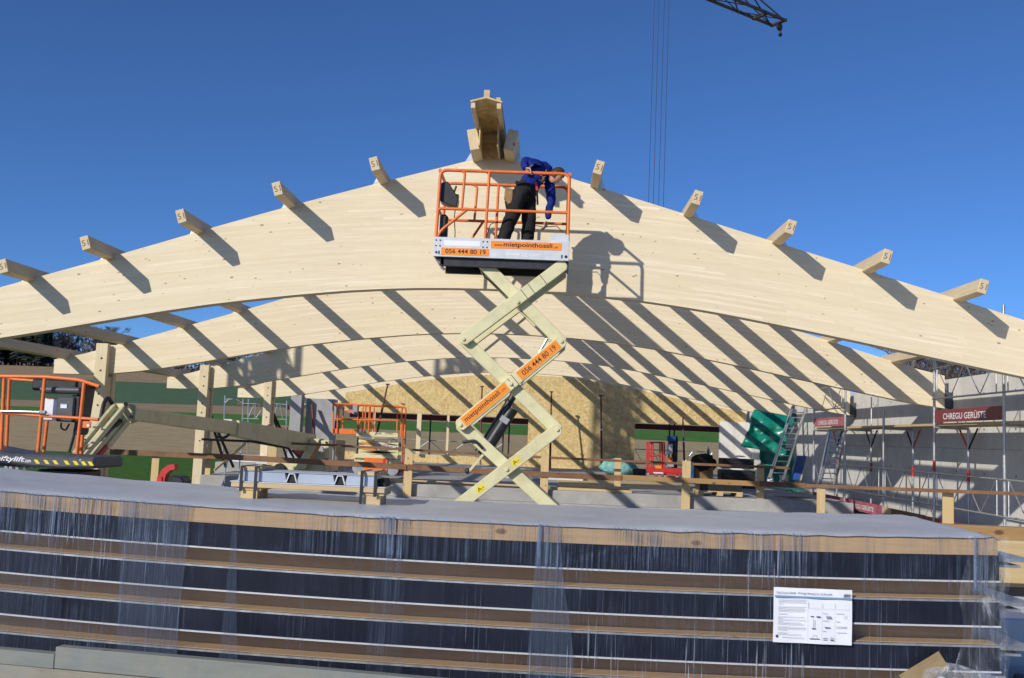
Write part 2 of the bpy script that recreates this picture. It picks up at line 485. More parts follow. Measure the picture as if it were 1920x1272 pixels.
def film_material():
    m, ns, ls, b = new_mat('stretch_film')
    P = coords(ns, ls, rnd=False)
    mp = ns.new('ShaderNodeMapping'); mp.inputs['Scale'].default_value = (85, 8, 1.7); mp.inputs['Rotation'].default_value = (0, .05, 0); ls.new(P, mp.inputs['Vector'])
    n = noise_tex(ns, ls, mp.outputs[0], 1.0, 5, .65, .25)
    streak = ramp(ns, ls, n, [(.45, 0.0), (.55, .26), (.67, .8)])
    mp2 = ns.new('ShaderNodeMapping'); mp2.inputs['Scale'].default_value = (120, 8, 2.2); mp2.inputs['Rotation'].default_value = (0, .22, 0); ls.new(P, mp2.inputs['Vector'])
    n2 = noise_tex(ns, ls, mp2.outputs[0], 1.0, 2, .5, .1)
    thin = ramp(ns, ls, n2, [(.615, 0.0), (.67, .7)])
    # broad overlapping wraps
    mp3 = ns.new('ShaderNodeMapping'); mp3.inputs['Scale'].default_value = (1.45, 1, .05); ls.new(P, mp3.inputs['Vector'])
    vw = ns.new('ShaderNodeTexVoronoi'); vw.inputs['Scale'].default_value = 1.0; vw.inputs['Randomness'].default_value = .9; ls.new(mp3.outputs[0], vw.inputs['Vector'])
    wv = ns.new('ShaderNodeSeparateColor'); ls.new(vw.outputs['Color'], wv.inputs[0])
    wrap = ramp(ns, ls, wv.outputs[0], [(.2, .02), (.45, .07), (.75, .16), (1.0, .27)])
    sp_ = ns.new('ShaderNodeSeparateXYZ'); ls.new(P, sp_.inputs[0])
    zr_ = ns.new('ShaderNodeMapRange'); zr_.inputs[1].default_value = 1.02; zr_.inputs[2].default_value = 1.07; zr_.inputs[3].default_value = .38; zr_.inputs[4].default_value = 2.3; ls.new(sp_.outputs[2], zr_.inputs[0])
    mp4 = ns.new('ShaderNodeMapping'); mp4.inputs['Scale'].default_value = (3.2, 1, 4.5); ls.new(P, mp4.inputs['Vector'])
    patch = ramp(ns, ls, noise_tex(ns, ls, mp4.outputs[0], 1.0, 4, .6, .6), [(.35, .15), (.62, 1.0)])
    zp = ns.new('ShaderNodeMath'); zp.operation = 'MULTIPLY'; ls.new(zr_.outputs[0], zp.inputs[0]); ls.new(patch, zp.inputs[1])
    wmul = ramp(ns, ls, wv.outputs[1], [(.2, .25), (1.0, 1.0)])
    a0 = ns.new('ShaderNodeMath'); a0.operation = 'MULTIPLY'; ls.new(streak, a0.inputs[0]); ls.new(wmul, a0.inputs[1])
    a = ns.new('ShaderNodeMath'); a.operation = 'MULTIPLY'; ls.new(a0.outputs[0], a.inputs[0]); ls.new(zp.outputs[0], a.inputs[1])
    a2 = ns.new('ShaderNodeMath'); a2.operation = 'ADD'; ls.new(a.outputs[0], a2.inputs[0]); ls.new(wrap, a2.inputs[1])
    cl = noise_tex(ns, ls, P, 1.1, 2, .5)
    tm = ns.new('ShaderNodeMath'); tm.operation = 'MULTIPLY'; ls.new(thin, tm.inputs[0]); ls.new(ramp(ns, ls, cl, [(.48, 0.0), (.68, 1.0)]), tm.inputs[1])
    a3 = ns.new('ShaderNodeMath'); a3.operation = 'ADD'; a3.use_clamp = True; ls.new(a2.outputs[0], a3.inputs[0]); ls.new(tm.outputs[0], a3.inputs[1])
    b.inputs['Base Color'].default_value = (.16, .22, .34, 1)
    ls.new(mixc(ns, ls, tm.outputs[0], (.17, .225, .34), (.62, .68, .78)), b.inputs['Base Color'])
    b.inputs['Roughness'].default_value = .2
    b.inputs['Specular IOR Level'].default_value = .6
    bump(ns, ls, b, n, 1.0, .02)
    tr = ns.new('ShaderNodeBsdfTransparent'); mx = ns.new('ShaderNodeMixShader')
    ls.new(a3.outputs[0], mx.inputs[0]); ls.new(tr.outputs[0], mx.inputs[1]); ls.new(b.outputs[0], mx.inputs[2])
    ls.new(mx.outputs[0], ns['Material Output'].inputs['Surface'])
    return m
W['film'] = film_material()
def clear_film(name='loose_film', sc=(16, 16, 16), stops=[(.38, .10), (.55, .32), (.70, .9)]):
    m, ns, ls, b = new_mat(name)
    P = coords(ns, ls, sc, rnd=False)
    n = noise_tex(ns, ls, P, 1.6 if name == 'end_film' else 1.0, 6, .65, 1.0)
    f = ramp(ns, ls, n, stops)
    b.inputs['Base Color'].default_value = (.60, .64, .70, 1); b.inputs['Roughness'].default_value = .15
    bump(ns, ls, b, n, .9, .02)
    tr = ns.new('ShaderNodeBsdfTransparent'); mx = ns.new('ShaderNodeMixShader')
    ls.new(f, mx.inputs[0]); ls.new(tr.outputs[0], mx.inputs[1]); ls.new(b.outputs[0], mx.inputs[2])
    ls.new(mx.outputs[0], ns['Material Output'].inputs['Surface'])
    return m
W['loose_film'] = clear_film()
W['end_film'] = clear_film('end_film', (9, 9, 2.6), [(.46, .03), (.60, .12), (.74, .75)])

def terrain_material():
    m, ns, ls, b = new_mat('fields')
    tc = ns.new('ShaderNodeTexCoord'); P = tc.outputs['Object']
    sp = ns.new('ShaderNodeSeparateXYZ'); ls.new(P, sp.inputs[0])
    nb = noise_tex(ns, ls, P, .05, 3, .5)
    yy = ns.new('ShaderNodeMath'); yy.operation = 'MULTIPLY_ADD'; yy.inputs[1].default_value = 5.0; ls.new(nb, yy.inputs[0]); ls.new(sp.outputs[1], yy.inputs[2])
    nf = noise_tex(ns, ls, P, 3.0, 8, .75)
    nm = noise_tex(ns, ls, P, .35, 6, .65)
    mpr = ns.new('ShaderNodeMapping'); mpr.inputs['Scale'].default_value = (.5, 3.0, 1); mpr.inputs['Rotation'].default_value = (0, 0, .05); ls.new(P, mpr.inputs['Vector'])
    nrow = noise_tex(ns, ls, mpr.outputs[0], 1.2, 6, .75)
    soil = ramp(ns, ls, nrow, [(.33, (.20, .15, .075)), (.5, (.38, .29, .155)), (.68, (.52, .41, .25))])
    soil2 = ramp(ns, ls, nm, [(.3, (.24, .175, .105)), (.7, (.34, .255, .155))])
    grass = ramp(ns, ls, nf, [(.3, (.030, .078, .012)), (.55, (.062, .145, .022)), (.75, (.12, .22, .05))])
    gfar = ramp(ns, ls, nm, [(.3, (.062, .112, .058)), (.7, (.095, .155, .078))])
    gmid = ramp(ns, ls, nm, [(.3, (.055, .14, .025)), (.7, (.09, .195, .04))])
    gravel = ramp(ns, ls, nf, [(.3, (.22, .205, .18)), (.6, (.38, .36, .33)), (.8, (.50, .48, .44))])
    def step(y, w=.8):
        r_ = ns.new('ShaderNodeMapRange'); r_.inputs[1].default_value = y - w; r_.inputs[2].default_value = y + w; r_.interpolation_type = 'SMOOTHSTEP'
        ls.new(yy.outputs[0], r_.inputs[0]); return r_.outputs[0]
    c = mixc(ns, ls, step(52, .6), grass, soil)
    c = mixc(ns, ls, step(112, 1), c, gmid)
    c = mixc(ns, ls, step(135, 1), c, soil2)
    c = mixc(ns, ls, step(168, 1), c, gfar)
    c = mixc(ns, ls, step(252, 2), c, soil2)
    # gravel yard around the building site
    xr = ns.new('ShaderNodeMapRange'); xr.inputs[1].default_value = -8.9; xr.inputs[2].default_value = -8.2; ls.new(sp.outputs[0], xr.inputs[0])
    yr = ns.new('ShaderNodeMapRange'); yr.inputs[1].default_value = 45; yr.inputs[2].default_value = 43; ls.new(yy.outputs[0], yr.inputs[0])
    gm = ns.new('ShaderNodeMath'); gm.operation = 'MULTIPLY'; ls.new(xr.outputs[0], gm.inputs[0]); ls.new(yr.outputs[0], gm.inputs[1])
    c = mixc(ns, ls, gm.outputs[0], c, gravel)
    ls.new(c, b.inputs['Base Color']); b.inputs['Roughness'].default_value = .95; b.inputs['Specular IOR Level'].default_value = .1
    bump(ns, ls, b, nrow, .7, .10)
    return m
W['fields'] = terrain_material()

# ------------------------------------------------------------------ ground and fields
ZT = [(-80, 0), (50, 0), (110, 1.72), (142, 3.3), (168, 4.6), (252, 11.5), (305, 16.5), (420, 24), (700, 30), (2500, 30)]
xs = sorted(set([-2500, -1200, -700] + list(range(-480, 481, 16)) + [700, 1200, 2500]))
ys = sorted(set(list(range(-80, 60, 10)) + list(range(60, 320, 6)) + list(range(320, 720, 50)) + [900, 1300, 2500]))
tv = []; tf = []
for y in ys:
    for x in xs:
        z = lerp_tab(ZT, y)
        if y > 60: z += (noise.noise(Vector((x * .01, y * .01, 0))) * min(1, (y - 60) / 100) * 1.0)
        tv.append((x, y, z))
nx = len(xs)
for j in range(len(ys) - 1):
    for i in range(nx - 1): tf.append((j * nx + i, j * nx + i + 1, (j + 1) * nx + i + 1, (j + 1) * nx + i))
me = bpy.data.meshes.new('ground'); me.from_pydata(tv, [], tf); me.update()
tag(link_mesh('ground', me, W['fields'], None, True), kind='structure')
def ground_z(x, y): return lerp_tab(ZT, y)

FL = .45                                                    # the hall's floor
mb = MB(); mb.prism([(-8.25, 24.0, -.3), (7.36, 24.0, -.3), (7.36, 30.5, -.3), (8.47, 30.5, -.3), (8.47, 42.6, -.3), (-10.7, 42.6, -.3), (-10.7, 32.5, -.3), (-8.25, 32.5, -.3)], (0, 0, FL + .3)); tag(mb.build('floor_slab', W['slab'], bev=.02), kind='structure')
# joint strip and kerb in front of the slab
mb = MB(); mb.box2((-8.0, 23.72, -.3), (7.3, 23.997, .16)); tag(mb.build('foundation_kerb', W['slab'], bev=.015), kind='structure')

# ------------------------------------------------------------------ glulam arches
Z1, SP, XR = 14.61, 6.47, -.886                              # first arch, spacing, ridge
TOP = [(-9.7,2.88),(-9.0,3.09),(-7.38,3.60),(-5.58,4.17),(-4.3,4.60),(-2.83,5.07),(-1.34,5.51),(-.42,5.775),(0,5.86),(.42,5.775),(1.14,5.56),(2.84,5.08),(4.16,4.71),(5.46,4.34),(6.72,3.985),(7.78,3.68),(9.2,3.28)]
BOT = [(-9.7,2.62),(-8.5,2.64),(-7.3,2.83),(-5.45,3.22),(-4.2,3.47),(-2.2,3.75),(-1.1,3.83),(0,3.86),(1.44,3.82),(2.3,3.76),(3.35,3.63),(5.37,3.285),(6.5,3.08),(7.78,2.85),(9.2,2.61)]
def smooth_tab(tab, x, w=.5):
    return sum(lerp_tab(tab, x + d) * k for d, k in ((-w, .25), (0, .5), (w, .25)))
def ztop(x): return lerp_tab(TOP, x) if abs(x) < 1 else smooth_tab(TOP, x, .6)
def zbot(x): return smooth_tab(BOT, x, .7)
ARCH_T = .22
def make_arch():
    n = 90; xsq = [-9.7 + (9.2 + 9.7) * i / n for i in range(n + 1)]
    vs = []; fs = []; uv = []
    for y in (0, ARCH_T):
        for x in xsq: vs += [(x, y, zbot(x)), (x, y, ztop(x))]
    m2 = 2 * (n + 1)
    for i in range(n):
        a = 2 * i
        fs.append((a, a + 2, a + 3, a + 1)); fs.append((m2 + a, m2 + a + 1, m2 + a + 3, m2 + a + 2))
        fs.append((a, m2 + a, m2 + a + 2, a + 2)); fs.append((a + 1, a + 3, m2 + a + 3, m2 + a + 1))
    fs.append((0, 1, m2 + 1, m2)); e = 2 * n
    fs.append((e, m2 + e, m2 + e + 1, e + 1))
    me = bpy.data.meshes.new('glulam_arch'); me.from_pydata(vs, [], fs); me.update()
    ul = me.uv_layers.new(name='UVMap')
    for p in me.polygons:
        for li in p.loop_indices:
            v = me.vertices[me.loops[li].vertex_index].co
            flat = abs(p.normal.y) > .5
            ul.data[li].uv = (v.x, (v.z - .8 * zbot(v.x)) if flat else v.y + 30 + .3 * (p.normal.z > 0))
    return me
arch_me = make_arch()
arch_lab = ['large pale laminated timber arch nearest the camera, behind the lift platform',
            'second timber arch from the front, striped by purlin shadows',
            'third timber arch from the front, between the second and fourth arches',
            'fourth timber arch from the front, just ahead of the chipboard wall',
            'rearmost timber arch, standing in the chipboard back wall']
AY = []
for i in range(5):
    o = link_mesh('glulam_arch', arch_me, W['glulam'] if i == 0 else [])
    if i: pass
    y = Z1 + SP * i if i < 4 else 41.53
    AY.append(y)
    o.location = (XR, y, 0)
    tag(o, arch_lab[i], 'roof arch', 'timber roof arches')

# purlins ------------------------------------------------------------
ORD = ['first', 'second', 'third', 'fourth', 'fifth', 'sixth', 'seventh', 'eighth']
def slope_at(x): return math.atan2(ztop(x + .2) - ztop(x - .2), .4)
def make_purlin(xr, y0, y1, label, w=.125, h=.2, mark=None):
    a = slope_at(xr); nrm = Vector((-math.sin(a), 0, math.cos(a))); tan = Vector((math.cos(a), 0, math.sin(a)))
    base = Vector((XR + xr, y0, ztop(xr)))
    root = thing('roof_purlin', base, label, 'purlin', 'purlins laid across the timber arches')
    c0 = base + nrm * (h / 2 - .035)
    m_ = MB(); rot = Matrix((tan, Vector((0, 1, 0)), nrm)).transposed()
    m_.box(c0 + Vector((0, (y1 - y0) / 2, 0)), (w, y1 - y0, h), rot)
    m_.build('beam', W['purlin'], root, bev=.006)
    for y in AY:
        if y < y0 - .1 or y > y1 + .1: continue
        s = -1 if xr < 0 else 1
        p = Vector((XR + xr, y + .07, ztop(xr) + .003)) + tan * (s * (w / 2 + .002))
        g = MB(); g.prism([p, p + tan * (s * .13), p + nrm * .15], (0, .006, 0))
        g.prism([p + Vector((0, -.05, 0)), p + Vector((0, .11, 0)), p + Vector((0, .11, 0)) + tan * s * .13, p + Vector((0, -.05, 0)) + tan * s * .13], nrm * .004)
        g.build('steel_bracket', W['alu'], root)
    if mark:
        text(mark, 'pencil_mark', c0 + Vector((0, -.003, 0)), tan, nrm, W['pencil'], root, height=.085, center=True)
    return root
YE = 41.45
pl = [-1.66, -3.03, -4.40, -5.74, -6.92, -8.2, -9.45]
pr = [1.5, 2.89, 4.2, 5.52, 6.83, 8.15]
for k, x in enumerate(pl):
    y0 = Z1 - .76 + random.uniform(-.03, .03)
    if k >= 6: y0 = Z1 - .5
    make_purlin(x, y0, YE, 'long roof purlin, %s to the left of the ridge beams' % ORD[k], mark='51' if k < 5 else None)
for k, x in enumerate(pr):
    make_purlin(x, Z1 - .80 + random.uniform(-.03, .03), YE, 'long roof purlin, %s to the right of the ridge beams' % ORD[k], mark='51' if k < 5 else None)
for s, lab in ((-1, 'thick ridge beam on the left of the chipboard ridge box'), (1, 'thick ridge beam on the right of the chipboard ridge box')):
    xr = s * .245 - .02; a = slope_at(xr)
    root = make_purlin(xr, Z1 - .62, YE, lab, w=.15, h=.31)
    root['group'] = 'twin ridge beams'
# ridge box: two roof boards over battens, projecting towards the camera
rb = thing('ridge_box', (XR - .06, Z1 - 1.75, 5.9), 'open chipboard ridge box projecting forward above the tall middle of the front arch', 'roof box')
RX = XR - .065; ya, yb = Z1 - 1.55, Z1 + 2.2
zr = 6.22
def rz(x): return zr - abs(x) * .28
for s in (-1, 1):
    m_ = MB(); m_.prism([(RX, ya, rz(0)), (RX + s * .215, ya, rz(.215)), (RX + s * .215, ya, rz(.215) + .022), (RX, ya, rz(0) + .022)], (0, yb - ya, 0)); m_.build('roof_board', W['osb'], rb)
    m_ = MB(); m_.box2((RX + s * .145, ya + .01, rz(.2) - .085), (RX + s * .205, yb, rz(.205) - .006)); m_.build('batten', W['purlin'], rb, bev=.004)
    m_ = MB(); m_.box2((RX + s * .122, Z1 - .75, 5.80), (RX + s * .143, yb, rz(.143) - .004)); m_.build('side_board', W['osb'], rb)
m_ = MB(); m_.box2((RX - .12, Z1 - .06, 5.80), (RX + .12, Z1 - .04, 6.14)); m_.build('cross_board', W['osb'], rb)
m_ = MB(); m_.box2((RX - .12, Z1 - .13, 6.05), (RX + .12, Z1 - .065, 6.15)); m_.build('cross_batten', W['purlin'], rb)
m_ = MB(); m_.box2((RX - .04, ya + .05, rz(0) + .024), (RX + .04, yb, rz(0) + .13)); m_.build('ridge_batten', W['board_x'], rb)
m_ = MB(); m_.box2((RX + .13, ya + .05, rz(.2) + .03), (RX + .19, yb, rz(.2) + .085)); m_.build('counter_batten', W['board_x'], rb)

# posts on the left ----------------------------------------------------
def make_post(i, label):
    y = AY[i]; x = XR - 8.62
    root = thing('timber_post', (x, y + .1, 0), label, 'post', 'twin timber posts carrying the left end of the arches')
    zt = 3.30
    for k, (ya_, yb_) in enumerate(((y - .15, y - .004), (y + ARCH_T + .004, y + ARCH_T + .15))):
        m_ = MB(); m_.box2((x - .13, ya_, 0), (x + .13, yb_, zt)); m_.build('post_leg', W['post'], root, bev=.008)
    m_ = MB(); m_.box2((x - .10, y + .01, 0), (x + .10, y + ARCH_T - .01, 2.60)); m_.build('filler_block', W['post'], root)
    m_ = MB()
    for z in (2.98, 2.72, 2.22, 1.98, 1.2):
        m_.lathe((x - .0 + .01, y - .151, z), [(.022, 0), (.022, .006)], 10, (0, -1, 0))
    m_.build('bolt_heads', W['dark_steel'], root)
    return root
pst = make_post(1, 'twin timber post behind the orange basket, left end of the second arch')
for i, lab in ((0, 'twin timber post under the left end of the nearest arch, outside the picture'), (2, 'twin timber post at the left end of the third arch, beside the cream boom'), (3, 'twin timber post at the left end of the fourth arch, next to the grey column')):
    dup(pst, None, (XR - 8.62, AY[i] + .1, 0), lab)

# (wall tie holes are added with the wall)
# arch seats in the right wall
for i in range(1, 4):
    m_ = MB(); m_.box2((8.318, AY[i] - .02, 2.66), (8.48, AY[i] + ARCH_T + .02, 2.98)); m_.box2((8.25, AY[i] - .025, 2.60), (8.48, AY[i] + ARCH_T + .025, 2.625))
    tag(m_.build('arch_bracket', W['grey_pl']), 'dark grey steel seat holding the right end of the %s arch' % ORD[i], 'bracket', 'steel arch seats on the concrete wall')

# ------------------------------------------------------------------ right concrete wall
wl = thing('concrete_wall', (8.86, 25, 0), 'long pale concrete wall behind the scaffold on the right', 'wall')
y = 6.0; k = 0
while y < 42:
    y2 = min(y + 5.2, 42.4)
    for (za, zb) in ((-.2, 1.82), (1.823, 3.27)):
        m_ = MB(); m_.box2((8.48, y + .002, za), (8.73, y2 - .002, zb)); m_.build('wall_panel', W['concrete'], wl, bev=.006)
    y = y2
g = MB()
for yy_ in np.arange(6.6, 42, 1.3):
    for zz_ in (.6, 1.35, 2.2, 2.9): g.lathe((8.479, yy_, zz_), [(.022, 0), (.022, .004)], 8, (-1, 0, 0))
tag(g.build('tie_holes', W['grey_pl'], wl), kind='stuff')
# ------------------------------------------------------------------ back wall
bw = thing('back_wall', (0, 41.4, FL), 'golden chipboard back wall with two wide openings below the rear arches', 'wall')
def osb(x0, x1, z0, z1, top=False, m='osb'):
    g = MB()
    if top:
        g.prism([(x0, 41.46, z0), (x1, 41.46, z0), (x1, 41.46, zbot(x1 - XR) + .4), (x0, 41.46, zbot(x0 - XR) + .4)], (0, .022, 0))
    else: g.box2((x0, 41.46, z0), (x1, 41.482, z1))
    g.build('osb_panel', W[m], bw)
x = -8.14
cuts = [-8.36, -7.1, -5.83, -4.55, -3.27, -2.0, -.67, .6, 1.87, 3.13, 3.74, 4.98, 6.25, 7.18, 8.3]
for a, c in zip(cuts, cuts[1:]): osb(a + .003, c - .003, 2.45, 3, True)
for a, c in ((-.67, .6), (.6, 1.87), (1.87, 3.13), (3.13, 3.74)): osb(a + .003, c - .003, FL, 2.444)
for a, c in ((-8.36, -7.8), (-5.65, -4.1), (-4.1, -2.55), (-2.55, -.67)): osb(a + .003, c - .003, FL, .775)
m_ = MB()
for a in (-.63, 3.70): m_.box2((a - .03, 41.483, FL), (a + .03, 41.525, 3.1))
for a in (-7.1, -4.0, .6, 1.87): m_.box2((a - .05, 41.485, FL), (a + .05, 41.525, 2.6))
m_.build('stud_frame', W['post'], bw)
m_ = MB(); m_.box2((7.19, 41.2, FL), (8.479, 41.46, 2.64)); tag(m_.build('wall_pier', W['concrete'], bev=.01), 'pale concrete pier beside the green tarpaulin in the back corner', 'wall pier')
m_ = MB(); m_.box2((-9.35, 38.9, FL), (-8.16, 39.1, 2.83)); tag(m_.build('wall_pier', W['concrete_blue'], bev=.01), 'blue grey concrete pier behind the small orange scissor lift', 'wall pier')
m_ = MB(); m_.box2((-9.83, 38.3, FL), (-9.40, 38.75, 2.98)); tag(m_.build('concrete_column', W['concrete_blue'], bev=.01), 'pale concrete column beside the blue grey pier at the back left', 'column')
m_ = MB(); m_.beam((-9.05, 38.6, 2.55), (-8.55, 37.6, .47), .05, .2, (0, 1, 0)); tag(m_.build('leaning_plank', W['rust']), 'dark red plank leaning against the blue grey pier', 'plank')
# window post in left opening
m_ = MB(); pA = aY(790, 776, 41.3); pB = aY(783, 860, 41.3); m_.box2((pB.x - .09, 41.2, .8), (pB.x + .09, 41.3, 2.45)); m_.build('window_post', W['post'], bw)
# steel props against the back wall
for (x0, y0, x1, y1, yy, lab) in ((1126.8, 742, 1127.6, 905, 39.4, 'thin dark red prop on the chipboard wall, left of the teal net bag'), (1034, 735, 1031, 885, 39.4, 'thin dark red prop at the left edge of the solid chipboard wall'), (1280, 777, 1284, 890, 39.2, 'thin dark red prop between the red lift and the dark crates'), (727, 721, 707, 812, 36.6, 'dark red prop rising out of the small orange lift'), (904, 725, 900, 850, 39.4, 'short dark prop behind the black lift cylinder')):
    a = aY(x0, y0, yy + .6); c = aY(x1, y1, yy)
    m_ = MB(); c.z = max(FL, min(c.z, FL + .02)) if y1 > 850 else c.z
    root = thing('steel_prop', c, lab, 'prop', 'dark red steel props')
    m_.tube(c, c + (a - c) * .55, .042, 8); m_.build('outer_tube', W['rust'], root, True)
    m_ = MB(); m_.tube(c + (a - c) * .55, a, .032, 8); m_.build('inner_tube', W['rust'], root, True)
    m_ = MB(); m_.box(a, (.14, .1, .05)); m_.build('head_plate', W['rust'], root)
    m_ = MB(); m_.lathe(c + (a - c) * .55 - Vector((0, 0, .04)), [(.06, 0), (.06, .05)], 10); m_.build('collar', W['white_ink'], root)

# braces at posts
for (px, py, qx, qy, i) in ((385, 755, 425, 830, 2), (506, 760, 540, 840, 3)):
    for d in (0, .35):
        a = aY(px, py, AY[i] + .2); c = aY(qx + d * 40, qy + 25, AY[i] + 1.2 + d); c.z = FL
        m_ = MB(); m_.tube(a, c, .04, 8); m_.box(a, (.08, .12, .25))
        tag(m_.build('steel_brace', W['dark_steel'], None, True, origin=c), 'black diagonal brace, %s of the pair at the post of the %s arch' % ('left' if d == 0 else 'right', ORD[i]), 'brace', 'black braces at the left posts')

# ------------------------------------------------------------------ scaffold on the right
XO, XI = 7.55, 8.20
SY = [13.8, 16.7, 19.65, 22.55, 25.4, 28.3]
sc_ = thing('scaffold', (XO, 22, 0), 'galvanised tube scaffold with dark red toe boards along the right concrete wall', 'scaffold')
def stub(x, y, z0, z1, red=None):
    g = MB(); g.tube((x, y, z0), (x, y, z1), .026, 10); o = g.build('standard', W['galv'], sc_, True)
    if red:
        g = MB(); g.tube((x, y, red), (x, y, red + .22), .0275, 10); g.build('red_sleeve', W['red'], sc_, True)
for j, y in enumerate(SY):
    stub(XO, y, -.05, {0: 4.3, 1: 4.2, 2: 3.55, 3: 2.62, 4: 3.5, 5: 3.42}[j], 1.35 if j in (0, 2) else None)
    stub(XI, y, -.05, 2.2, 1.18)
    
    for zt_ in (2.2, .2): g = MB(); g.tube((XO, y, zt_), (XI, y, zt_), .024, 8); g.build('transom', W['galv'], sc_, True)
    for s in (-1, 1):
        g = MB(); g.tube((XI, y, 1.80), (XI, y + s * .42, 2.2), .02, 6); g.build('knee_brace', W['red'] if (j + (s > 0)) % 3 == 0 else W['dark_steel'], sc_, True)
for j in range(5):
    a, c = SY[j] + .04, SY[j + 1] - .04
    for z in (2.235, .235):
        for q in range(2):
            g = MB(); x0 = XO + .06 + q * .36; g.box2((x0, a, z), (x0 + .33, c, z + .045)); g.build('deck_plank', W['board_x'] if z > 1 else W['dark_steel'], sc_)
    def guard(x, zb, zt, mat='galv', n=4):
        g = MB(); ym = [a + (c - a) * t for t in np.linspace(.06, .94, n + 1)]
        g.tube((x, a - .04, zt), (x, c + .04, zt), .017, 8); g.tube((x, a - .04, zb), (x, c + .04, zb), .017, 8)
        g.tube((x, ym[0], zb), (x, ym[0], zt), .012, 6); g.tube((x, ym[-1], zb), (x, ym[-1], zt), .012, 6)
        for q in range(n):
            z0, z1 = (zt, zb) if q % 2 == 0 else (zb, zt); g.tube((x, ym[q], z0), (x, ym[q + 1], z1), .010, 6)
        g.build('guard_frame', W['galv'], sc_, True)
    guard(XO - .03, .72, 1.32)
    if j in (0, 1, 4): guard(XO - .03, 2.75, 3.35)
    if j in (0, 1): guard(XI + .62, 2.95, 3.55)
    if j in (1, 4):
        g = MB(); g.box2((XO - .01, a, 2.30), (XO + .02, c, 2.53)); tb = g.build('toe_board', W['toe' if j == 1 else 'toe_pale'], sc_)
        text('CHREGU GERÜSTE', 'lettering', (XO - .014, c - .42, 2.345), (0, -1, 0), (0, 0, 1), W['grey_ink'], sc_, height=.14, width=1.85, off=.012)
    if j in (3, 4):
        g = MB(); g.box2((XO - .01, a, .26), (XO + .02, c, .50)); g.build('toe_board', W['toe_pale'], sc_)
        text('CHREGU GERÜSTE', 'lettering', (XO - .014, c - .45, .315), (0, -1, 0), (0, 0, 1), W['grey_ink'], sc_, height=.13, width=1.75, off=.012)
g = MB(); g.box2((XO - .01, 16.8, .26), (XO + .02, 20.1, .47)); g.build('toe_board', W['toe'], sc_)
g = MB(); g.box2((XO - .01, 20.15, .26), (XO + .02, 22.0, .48)); g.build('toe_board', W['cardboard'], sc_)
g = MB(); g.box2((XO - .01, 22.01, .26), (XO + .02, 22.5, .48)); g.build('toe_board', W['board_y'], sc_)
g = MB(); g.tube((XO + .02, SY[4] + .05, 2.6), (XO + .05, SY[5], 3.35), .012, 6); g.tube((XO + .02, SY[4] + .05, 3.35), (XI, SY[4] + .1, 3.1), .012, 6); g.tube((XO, SY[5], 3.0), (XI, SY[5], 3.0), .012, 6); g.tube((XI, SY[5], 2.2), (XI, SY[5], 3.3), .018, 6); g.tube((XI, SY[4], 2.2), (XI, SY[4], 3.3), .018, 6); g.build('end_guard', W['galv'], sc_, True)

# scaffold beyond the back wall, seen through the openings
s2 = thing('scaffold', (0, 43, 0), 'scaffold with dark red boards standing behind the chipboard back wall', 'scaffold')
g = MB(); g.box2((-8.4, 42.85, 2.21), (7.9, 42.90, 2.44)); g.build('toe_board', W['toe_dark'], s2)
for x in (-8.0, -4.9, -1.75, -1.5, 1.4, 5.35, 5.55):
    g = MB(); g.tube((x, 42.95, 0), (x, 42.95, 3.0), .035, 8); g.build('standard', W['dark_steel'], s2, True)
for a, c in ((-8.0, -4.9), (-4.9, -1.75), (3.9, 5.35), (5.5, 7.2)):
    g = MB(); g.tube((a, 42.95, 1.35), (c, 42.95, 1.35), .022, 6); g.tube((a, 42.95, .75), (c, 42.95, .75), .022, 6)
    for q in range(4): t0 = a + (c - a) * q / 4; t1 = a + (c - a) * (q + 1) / 4; z0, z1 = (.75, 1.35) if q % 2 else (1.35, .75); g.tube((t0, 42.95, z0), (t1, 42.95, z1), .014, 6)
    g.build('guard_frame', W['galv'], s2, True)
# scaffold at the left behind the posts
s3 = thing('scaffold', (-13.8, 44, 0), 'light scaffold frames standing in the field behind the left posts', 'scaffold')
def tpx(mbx, pts, Y, r): mbx.path([aY(*p, Y) for p in pts], r, 6)
for pts in (((422, 742), (418, 850)), ((456, 748), (453, 850)), ((466, 748), (464, 850)), ((538, 752), (536, 850)), ((548, 752), (545, 850))):
    g = MB(); tpx(g, pts, 44, .03); g.build('standard', W['galv'], s3, True)
g = MB()
for pts in (((423, 749), (436, 749)), ((423, 755), (430, 748)), ((443, 749), (456, 757)), ((455, 757), (480, 758)), ((453, 785), (485, 786)), ((465, 784), (476, 761)), ((479, 760), (478, 786)), ((505, 757), (538, 759)), ((507, 786), (538, 787)), ((512, 786), (520, 760)), ((525, 760), (530, 786)), ((480, 784), (490, 770))): tpx(g, pts, 44, .022)
g.build('guard_frame', W['galv'], s3, True)
g = MB(); a = aY(455, 800, 44.1); c = aY(540, 806, 44.1); g.beam(a, c, .05, .2); g.build('toe_board', W['toe'], s3)
g = MB(); a = aY(540, 764, 44.1); c = aY(566, 767, 44.1); g.beam(a, c, .05, .2); g.build('toe_board', W['toe'], s3)
g = MB(); a = aY(445, 757, 44.1); c = aY(488, 759, 44.1); g.beam(a, c, .04, .08); g.build('deck_plank', W['toe'], s3)

